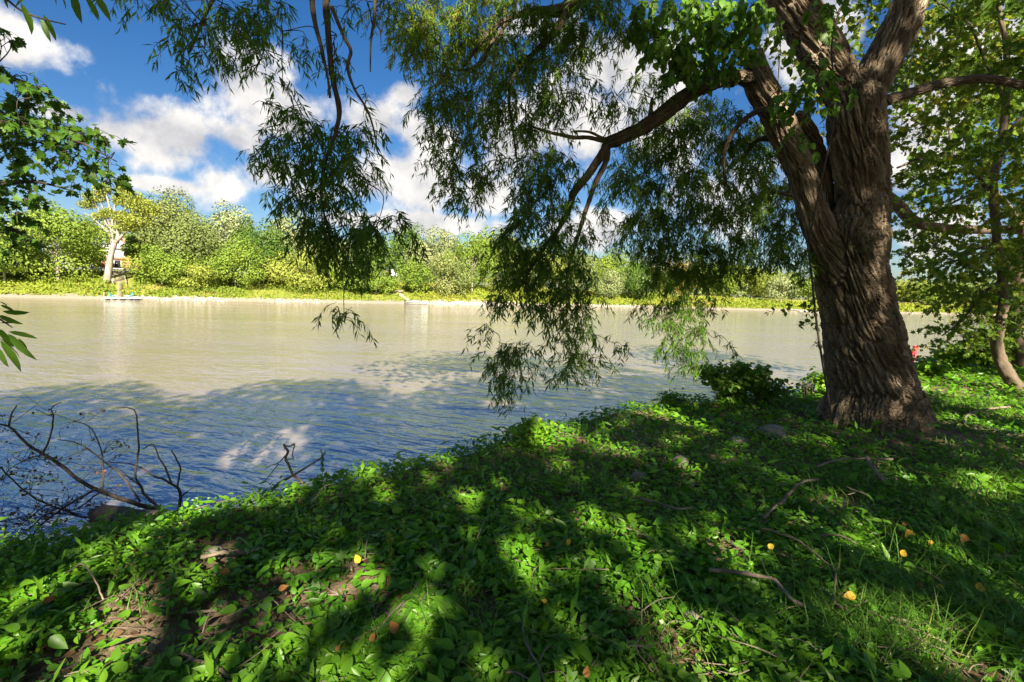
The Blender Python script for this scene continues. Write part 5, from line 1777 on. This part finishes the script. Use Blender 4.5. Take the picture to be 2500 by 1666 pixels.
# shrubs at the edge of the bank
def shrub(name, label, px, pbase, ptop, wpx, seed, n=900, leaf=.075, dz=0, mat='cover'):
    b = onground(px, pbase)
    dep = b[1] + dz
    root = empty(name, b)
    tag(root, label, 'shrub')
    top = at(px, ptop, dep)[2]
    rs = np.random.default_rng(seed)
    polys, P, Dv = [], [], []
    for i in range(16):
        e = np.array([b[0] + rs.uniform(-1, 1) * wpx / 2 / F * dep, b[1] + rs.uniform(-.35, .35), b[2] + (top - b[2]) * rs.uniform(.45, 1.0)])
        ln = spline([b + [rs.uniform(-.1, .1), rs.uniform(-.1, .1), -.05], (b + e) / 2 + [0, 0, .12], e], 5)
        polys.append((ln, np.linspace(.007, .002, len(ln))))
        k = n // 16
        f = rs.uniform(.2, 1, k) * (len(ln) - 1)
        ii = np.minimum(f.astype(int), len(ln) - 2)
        fr = (f - ii)[:, None]
        P.append(ln[ii] * (1 - fr) + ln[ii + 1] * fr + rs.normal(size=(k, 3)) * .05)
    P = np.vstack(P)
    k = len(P)
    a = rs.uniform(0, 6.28, k)
    sc = leaf * rs.uniform(.6, 1.3, k)
    me = scatter('foliage', T_OVATE, P, np.stack([np.cos(a), np.sin(a), rs.normal(size=k) * .4 - .3], -1), unit(np.stack([rs.normal(size=k) * .6, rs.normal(size=k) * .6 - .3, np.ones(k)], -1)), sc, np.clip(rs.normal(.7, .2, k), 0, 1), sc * 1.1)
    tag(link('foliage', me, M[mat], root), kind='stuff')
    tag(link('stems', tubes('stems', polys, 5), M['twig'], root), kind='stuff')


shrub('shrub', 'rounded leafy shrub at the edge of the bank left of the big trunk', 1790, 985, 888, 190, 1, 1900, .085, mat='vine')
shrub('shrub', 'low leafy shrub right of the rounded one at the bank edge', 1860, 985, 920, 110, 2, 700, .075, mat='vine')
shrub('shrub', 'small yellow-green shrub touching the left side of the big trunk', 2005, 975, 905, 60, 3, 420, .07)
shrub('shrub', 'small dark sprig standing against the water near the big trunk', 1968, 975, 925, 34, 4, 90, .05)
shrub('shrub', 'yellow-green shrub on the bank edge halfway to the big trunk', 1305, 1085, 1045, 120, 5, 650, .06)
shrub('shrub', 'small leafy shrub at the left end of the rounded shrub', 1650, 1000, 975, 90, 6, 320, .06)
shrub('shrub', 'dense green bush on the bank edge right of the buoy', 2330, 900, 845, 120, 7, 1400, .12)
shrub('shrub', 'tall green bush between the slim bent tree and the water', 2410, 900, 800, 120, 8, 1800, .13)
shrub('shrub', 'leafy bush behind the slim bent trunk at the right border', 2480, 900, 760, 110, 9, 1800, .14)
shrub('shrub', 'low bush just right of the big trunk at the water edge', 2265, 925, 890, 60, 10, 500, .09)

# ------------------------------------------------------------------ fallen wood
LGD = onground(330, 1290)[1]
def lp(x, y, dd=0): return at(x, y, LGD + dd)
log = empty('fallen_log', lp(330, 1275))
tag(log, 'short dark rotting log with a jagged broken end at the water edge', 'log')
rows = spline([(*lp(236, 1262), .060), (*lp(252, 1262), .088), (*lp(285, 1266), .085), (*lp(340, 1270), .075), (*lp(410, 1266), .062), (*lp(490, 1262), .050)], 10)
me = tubes('body', [(rows[:, :3], rows[:, 3])], 22)
V = np.empty(len(me.vertices) * 3, np.float32)
me.vertices.foreach_get('co', V)
V = V.reshape(-1, 3).astype(float)
c_ = rows[:, :3]
nn = np.array([c_[np.argmin(np.linalg.norm(c_ - v, axis=1))] for v in V])
V = V + (V - nn) * (.75 * (fbm(V * np.array([9, 30, 30]), 3, 4) - .5))[:, None]
jag = np.linalg.norm(V - c_[0], axis=1) < .12
V[jag] += np.array([-1, 0, .2]) * (.14 * (fbm(V[jag] * 40, 2, 9) - .35))[:, None]
me.vertices.foreach_set('co', V.astype(np.float32).ravel())
link('body', me, M['deadwood'], log, True)
link('splinter', tubes('splinter', [(spline([lp(248, 1250), lp(238, 1240), lp(232, 1236)], 3), np.linspace(.03, .004, 7))], 6), M['deadwood'], log)

DB = LGD + .15
def dp(pts, w0, w1, dd=0.0):
    q = spline([at(x, y, DB + dd + .02 * i) for i, (x, y) in enumerate(pts)], 6)
    q = q + np.stack([fbm(q * 12 + 3 * k, 2, 80 + k) - .5 for k in range(3)], -1) * .012
    return q, np.linspace(w0, w1, len(q)) / 2 / F * DB
db = empty('dead_branch', at(420, 1252, DB))
tag(db, 'long dead branch with bare twigs and curled brown leaves reaching over the water', 'branch')
BR_ = [dp([(430, 1256), (390, 1247), (340, 1233), (290, 1216), (250, 1202), (200, 1177), (150, 1137), (105, 1108), (70, 1088), (35, 1053), (20, 1041), (-10, 1035), (-60, 1030)], 13, 4),
       dp([(22, 1041), (28, 1012), (41, 990)], 5, 2.5), dp([(105, 1105), (122, 1068), (131, 1018), (126, 1000), (135, 990), (152, 983)], 5, 1.5), dp([(131, 1018), (105, 1008), (88, 1000)], 2.5, 1),
       dp([(343, 1226), (300, 1165), (250, 1125), (215, 1097), (180, 1080), (140, 1073)], 5, 2, .1), dp([(250, 1198), (252, 1130), (245, 1095), (225, 1050), (205, 1035), (178, 1029)], 4, 1.5),
       dp([(392, 1244), (352, 1208), (345, 1190), (330, 1165), (335, 1120), (339, 1090), (335, 1040), (331, 1005), (315, 996), (286, 995)], 7, 2.2), dp([(345, 1190), (322, 1174), (300, 1152), (282, 1141)], 3.5, 1.5),
       dp([(0, 1140), (40, 1180), (90, 1220), (140, 1240), (200, 1262), (240, 1265)], 3, 6, .05), dp([(232, 1194), (160, 1238), (100, 1282), (62, 1335)], 6, 3, -.1), dp([(240, 1205), (180, 1245), (120, 1232), (40, 1290)], 4, 2, .05),
       dp([(225, 1270), (190, 1300), (170, 1320)], 4, 3, -.1), dp([(140, 1240), (100, 1262), (30, 1268), (-30, 1280)], 3, 1.5), dp([(105, 1110), (60, 1125), (20, 1150), (-20, 1190)], 3, 1.2), dp([(200, 1262), (120, 1255), (60, 1300), (0, 1310)], 3, 1.2)]
for q_ in BR_:
    link('branch', tubes('branch', [q_], 7), M['deadwood'], db, True)
tw, P = [], []
for q_, w_ in [BR_[i] for i in (0, 4, 5, 8, 9, 10, 12, 13, 14, 0, 8, 10, 12, 13, 14)]:
    for _ in range(11):
        i = random.randrange(2, len(q_) - 1)
        s_ = q_[i]
        a = random.uniform(-2.6, .6)
        ln = random.uniform(.12, .45)
        e = s_ + np.array([math.cos(a) * ln, random.uniform(-.12, .12), random.uniform(-.55, .7) * ln])
        c = spline([s_, (s_ + e) / 2 + RNG.normal(size=3) * .05, e], 5)
        tw.append((c, np.linspace(.0026, .0010, len(c))))
        if s_[0] < at(330, 1200, DB)[0] and random.random() < .85:
            for _ in range(random.randrange(1, 4)):
                P.append(c[random.randrange(3, len(c))] + RNG.normal(size=3) * .012)
tag(link('twigs', tubes('twigs', tw, 4, cap=False), M['deadwood'], db), kind='stuff')
P = np.array(P)
k = len(P)
P3 = np.repeat(P, 3, axis=0) + RNG.normal(size=(k * 3, 3)) * .008
sc = RNG.uniform(.010, .026, k * 3)
me = scatter('dead_leaves', T_OVATE, P3, RNG.normal(size=(k * 3, 3)), RNG.normal(size=(k * 3, 3)), sc, RNG.random(k * 3), sc * 1.2)
tag(link('dead_leaves', me, M['witherleaf'], db), kind='stuff')
ub = empty('dead_branch', at(437, 1255, DB))
tag(ub, 'upright bare forked branch rising from the right end of the rotting log', 'branch')
for q_ in [dp([(428, 1262), (440, 1228), (440, 1205), (433, 1190), (420, 1183), (395, 1170), (370, 1160), (350, 1145), (320, 1133), (262, 1128)], 9, 2.2), dp([(433, 1190), (438, 1160), (441, 1145), (430, 1120), (418, 1100)], 5, 3), dp([(420, 1183), (405, 1145), (390, 1120), (373, 1085), (350, 1097)], 5, 2.5),
           dp([(440, 1215), (452, 1205), (458, 1203)], 5, 3), dp([(452, 1205), (470, 1192), (482, 1188), (478, 1205)], 1.6, .8)]:
    link('branch', tubes('branch', [q_], 7), M['deadwood'], ub, True)
FD = onground(690, 1215)[1] + .05
def fp(pts, w0, w1):
    q = spline([at(x, y, FD) for x, y in pts], 5)
    return q, np.linspace(w0, w1, len(q)) / 2 / F * FD
fs = empty('forked_branch', at(690, 1205, FD))
tag(fs, 'crossed grey forked sticks standing against the water at the bank edge', 'branch')
for q_ in [fp([(640, 1222), (665, 1195), (685, 1178), (722, 1157), (788, 1116)], 10, 4), fp([(770, 1208), (740, 1182), (732, 1171), (716, 1160), (705, 1135), (697, 1120), (703, 1103), (696, 1092), (693, 1084)], 7, 6), fp([(694, 1088), (708, 1090), (719, 1086), (714, 1108), (717, 1124)], 4, 2.2),
           fp([(697, 1112), (680, 1130), (660, 1137), (644, 1148)], 3, 1.5), fp([(680, 1133), (655, 1165), (641, 1180)], 2.5, 2), fp([(788, 1116), (795, 1100)], 3, 2), fp([(700, 1122), (716, 1120)], 3, 2)]:
    link('branch', tubes('branch', [q_], 7), M['stick'], fs, True)
STK = [  # label, pixels, width
    ('thin dark stick lying at the bank edge right of the forked sticks', [(840, 1168), (870, 1158), (902, 1145)], 6, .05),
    ('curved reddish stick below the left of the big trunk', [(1862, 1262), (1905, 1228), (1930, 1200), (1960, 1178), (2000, 1171)], 8, .10),
    ('long thin stick in front of the big trunk', [(1995, 1138), (2050, 1122), (2115, 1120), (2180, 1122)], 5, .12),
    ('short thick grey stick pointing at the viewer before the big trunk', [(2116, 1117), (2124, 1134), (2155, 1172)], 11, .12),
    ('small forked orange twig below the big trunk', [(2065, 1188), (2100, 1202), (2118, 1210)], 5, .12),
    ('long grey stick winding through the cover below the big trunk', [(1855, 1290), (1915, 1305), (1965, 1332), (2010, 1368), (2040, 1400), (2036, 1440), (2038, 1475)], 6, .11),
    ('pale thin stick left of the yellow leaf at lower right', [(1980, 1320), (1995, 1310), (2050, 1308), (2095, 1330)], 5, .1),
    ('dark bent stick with a pale broken elbow at lower right centre', [(1735, 1390), (1790, 1398), (1860, 1408), (1895, 1418), (1915, 1445), (1935, 1468), (1968, 1482)], 11, .12),
    ('pale twig ending in the grass tuft at lower right', [(2036, 1472), (2060, 1485), (2082, 1502)], 6, .1),
    ('thick pale stick in the sunlit grass at lower right', [(2170, 1510), (2230, 1520), (2300, 1532), (2360, 1540)], 10, .06),
    ('longest of the pale broken sticks at the bottom left', [(436, 1592), (480, 1620), (530, 1650), (560, 1672)], 13, .07),
    ('second pale broken stick at the bottom left, crossing the longest', [(470, 1612), (530, 1630), (560, 1655)], 10, .09),
    ('upright pale stub in the broken sticks at the bottom left', [(528, 1628), (530, 1600), (550, 1565)], 8, .10),
    ('light brown stick lying on the cover at the left', [(490, 1360), (545, 1350), (590, 1350), (645, 1340)], 12, .08),
    ('thin arching twig in the middle sunlit patch', [(865, 1562), (900, 1545), (950, 1505), (1000, 1450), (1020, 1420)], 5, .10),
    ('thin forked twig in the left sunlit soil', [(765, 1400), (785, 1425), (830, 1455)], 5, .06),
    ('pale branching twig at the bottom centre', [(1275, 1515), (1282, 1560), (1300, 1600), (1318, 1640), (1330, 1672)], 6, .12),
    ('short pale twig at the bottom centre left of the branching twig', [(1235, 1640), (1265, 1645), (1300, 1668)], 6, .1),
    ('bare twig on the right before the slim bent tree', [(2350, 1035), (2365, 1012), (2405, 1000), (2470, 993)], 6, .1),
    ('thin twig lying left of the middle of the bank', [(1560, 1215), (1600, 1225), (1650, 1242), (1690, 1240)], 6, .12),
    ('thin grey twig in the dark cover at centre right', [(1530, 1290), (1560, 1300), (1600, 1318)], 4, .12),
    ('dark upright twig in the left cover', [(160, 1400), (200, 1375), (235, 1420), (252, 1462)], 4, .2),
    ('fallen stick half buried left of the bare soil', [(455, 1500), (540, 1488), (560, 1485)], 9, .05),
    ('thin stick across the bare soil at the left', [(690, 1440), (760, 1445), (840, 1458)], 4, .05),
]
for lb, pts, w_, lift in STK:
    ps = [onground(x, y, lift) for x, y in pts]
    root_p = ps[0]
    q = spline([(*p, w_ / 2 / F * p[1]) for p in ps], 5)
    jit = np.stack([fbm(q[:, :3] * 14 + 3 * k, 2, 95 + k) - .5 for k in range(3)], -1) * .02
    me = tubes('fallen_stick', [(q[:, :3] + jit, q[:, 3] * RNG.uniform(.75, 1.1, len(q)))], 7)
    o = link('fallen_stick', me, M['stick'], None, True)
    tag(o, lb, 'stick', 'sticks lying on the near bank')

X, Y, s = ground_pts(700, dmax=8)
X, Y = X[s > .1], Y[s > .1]
tl = []
for x, y in zip(X, Y):
    a = random.uniform(0, 3.14)
    ln = random.uniform(.06, .28)
    c = np.array([x, y, gz1(x, y) + random.uniform(.02, .11)])
    d = np.array([math.cos(a), math.sin(a), random.uniform(-.15, .25)]) * ln
    m_ = c + d * .5 + RNG.normal(size=3) * ln * .12
    tl.append((spline([c, m_, c + d], 3), np.linspace(.0032, .0012, 7) * random.uniform(.6, 1.3)))
tag(link('twig_litter', tubes('twig_litter', tl, 4), M['stick']), 'thin dry twigs scattered through the ground cover', 'twigs', kind='stuff')

# stones in the cover
import bmesh
def stone(px, py, w, h, seed, label):
    c = onground(px, py, .04)
    bm = bmesh.new()
    bmesh.ops.create_icosphere(bm, subdivisions=4, radius=1.0)
    V = np.array([v.co[:] for v in bm.verts])
    V = V * (1 + .45 * (fbm(V * 1.3 + seed * 9, 3, seed) - .5) + .12 * (fbm(V * 6 + seed, 2, seed) - .5))[:, None]
    s = w / 2 / F * c[1]
    for v, n_ in zip(bm.verts, V):
        v.co = Vector(c + n_ * [s, s * .8, h / F * c[1]])
    me = bpy.data.meshes.new('stone')
    bm.to_mesh(me)
    bm.free()
    o = link('stone', me, M['stone'], None, True)
    tag(o, label, 'stone', 'stones in the ground cover')


stone(1890, 1060, 76, 24, 1, 'large grey stone half sunk in the cover left of the big trunk')
stone(1805, 1076, 44, 10, 2, 'low mossy stone left of the large grey stone')
stone(1660, 1128, 42, 16, 3, 'small flat stone in the cover at the centre right')
stone(1560, 1168, 44, 16, 4, 'small brown stone left of the small flat stone')
stone(1690, 1512, 50, 20, 5, 'grey stone in the dark cover at the lower centre right')
stone(370, 1582, 20, 12, 6, 'pebble on the dark bare soil at lower left')
stone(520, 1352, 50, 18, 7, 'mossy stone behind the light brown stick')

# fallen yellow and orange leaves, each a thing
YL = [(2228, 1298, 26, 'y', 'largest yellow leaf lying on the cover right of centre'), (2204, 1282, 14, 'o', 'small golden leaf just left of the largest yellow leaf'), (2274, 1320, 14, 'y', 'small yellow leaf just right of the largest yellow leaf'), (2088, 1455, 30, 'y', 'pointed yellow leaf at the edge of the grass tuft'),
      (2202, 1358, 22, 'y', 'flat yellow leaf below the largest yellow leaf'), (2284, 1430, 24, 'y', 'narrow yellow leaf on a stalk at lower right'), (2390, 1444, 28, 'y', 'pale yellow curled leaf near the right border'), (2240, 1422, 18, 'o', 'orange leaf half hidden at lower right'), (2360, 1308, 26, 'o', 'brown orange leaf on the right'),
      (878, 1374, 24, 'y', 'yellow leaf standing in the middle sunlit patch'), (1390, 1316, 16, 'y', 'pale yellow leaf in the dark centre of the bank'), (1340, 1324, 14, 'o', 'orange leaf left of the pale yellow leaf in the centre'), (105, 1470, 26, 'o', 'orange yellow leaf at the left border'), (1430, 1655, 26, 'o', 'orange leaf at the bottom centre'), (1875, 1338, 20, 'y', 'yellow leaf beside the winding grey stick'),
      (970, 1545, 34, 'o', 'large curled orange-brown leaf in the middle sunlit patch'), (905, 1568, 22, 'o', 'orange leaf left of the large curled one'), (1335, 1470, 14, 'y', 'small yellow leaf in the dark cover at the centre'), (560, 1395, 24, 'o', 'rusty leaf under the light brown stick'), (680, 1440, 22, 'o', 'rusty leaf at the edge of the bare soil'), (820, 1590, 16, 'o', 'small orange leaf at the lower left centre')]
for px, py, sz, kd, lb in YL:
    c = onground(px, py, .12)
    s = sz / F * c[1] * 1.1
    a = random.uniform(0, 6.28)
    nvv = unit(np.array([[random.uniform(-.3, .3), -.75, .75]]))
    dvv = np.array([[math.cos(a), math.sin(a) * .5, math.sin(a) * .5]])
    me = scatter('fallen_leaf', T_LEAF, c[None], dvv, nvv, np.array([s]), np.array([random.random()]), np.array([s * 1.0]))
    o = link('fallen_leaf', me, M['yellow' if kd == 'y' else 'orange'], None, True)
    tag(o, lb, 'leaf', 'fallen leaves on the near bank')

S.render.engine = 'CYCLES'
S.cycles.max_bounces = 6
S.cycles.diffuse_bounces = 3
S.cycles.transmission_bounces = 4
S.cycles.caustics_reflective = False
S.cycles.caustics_refractive = False
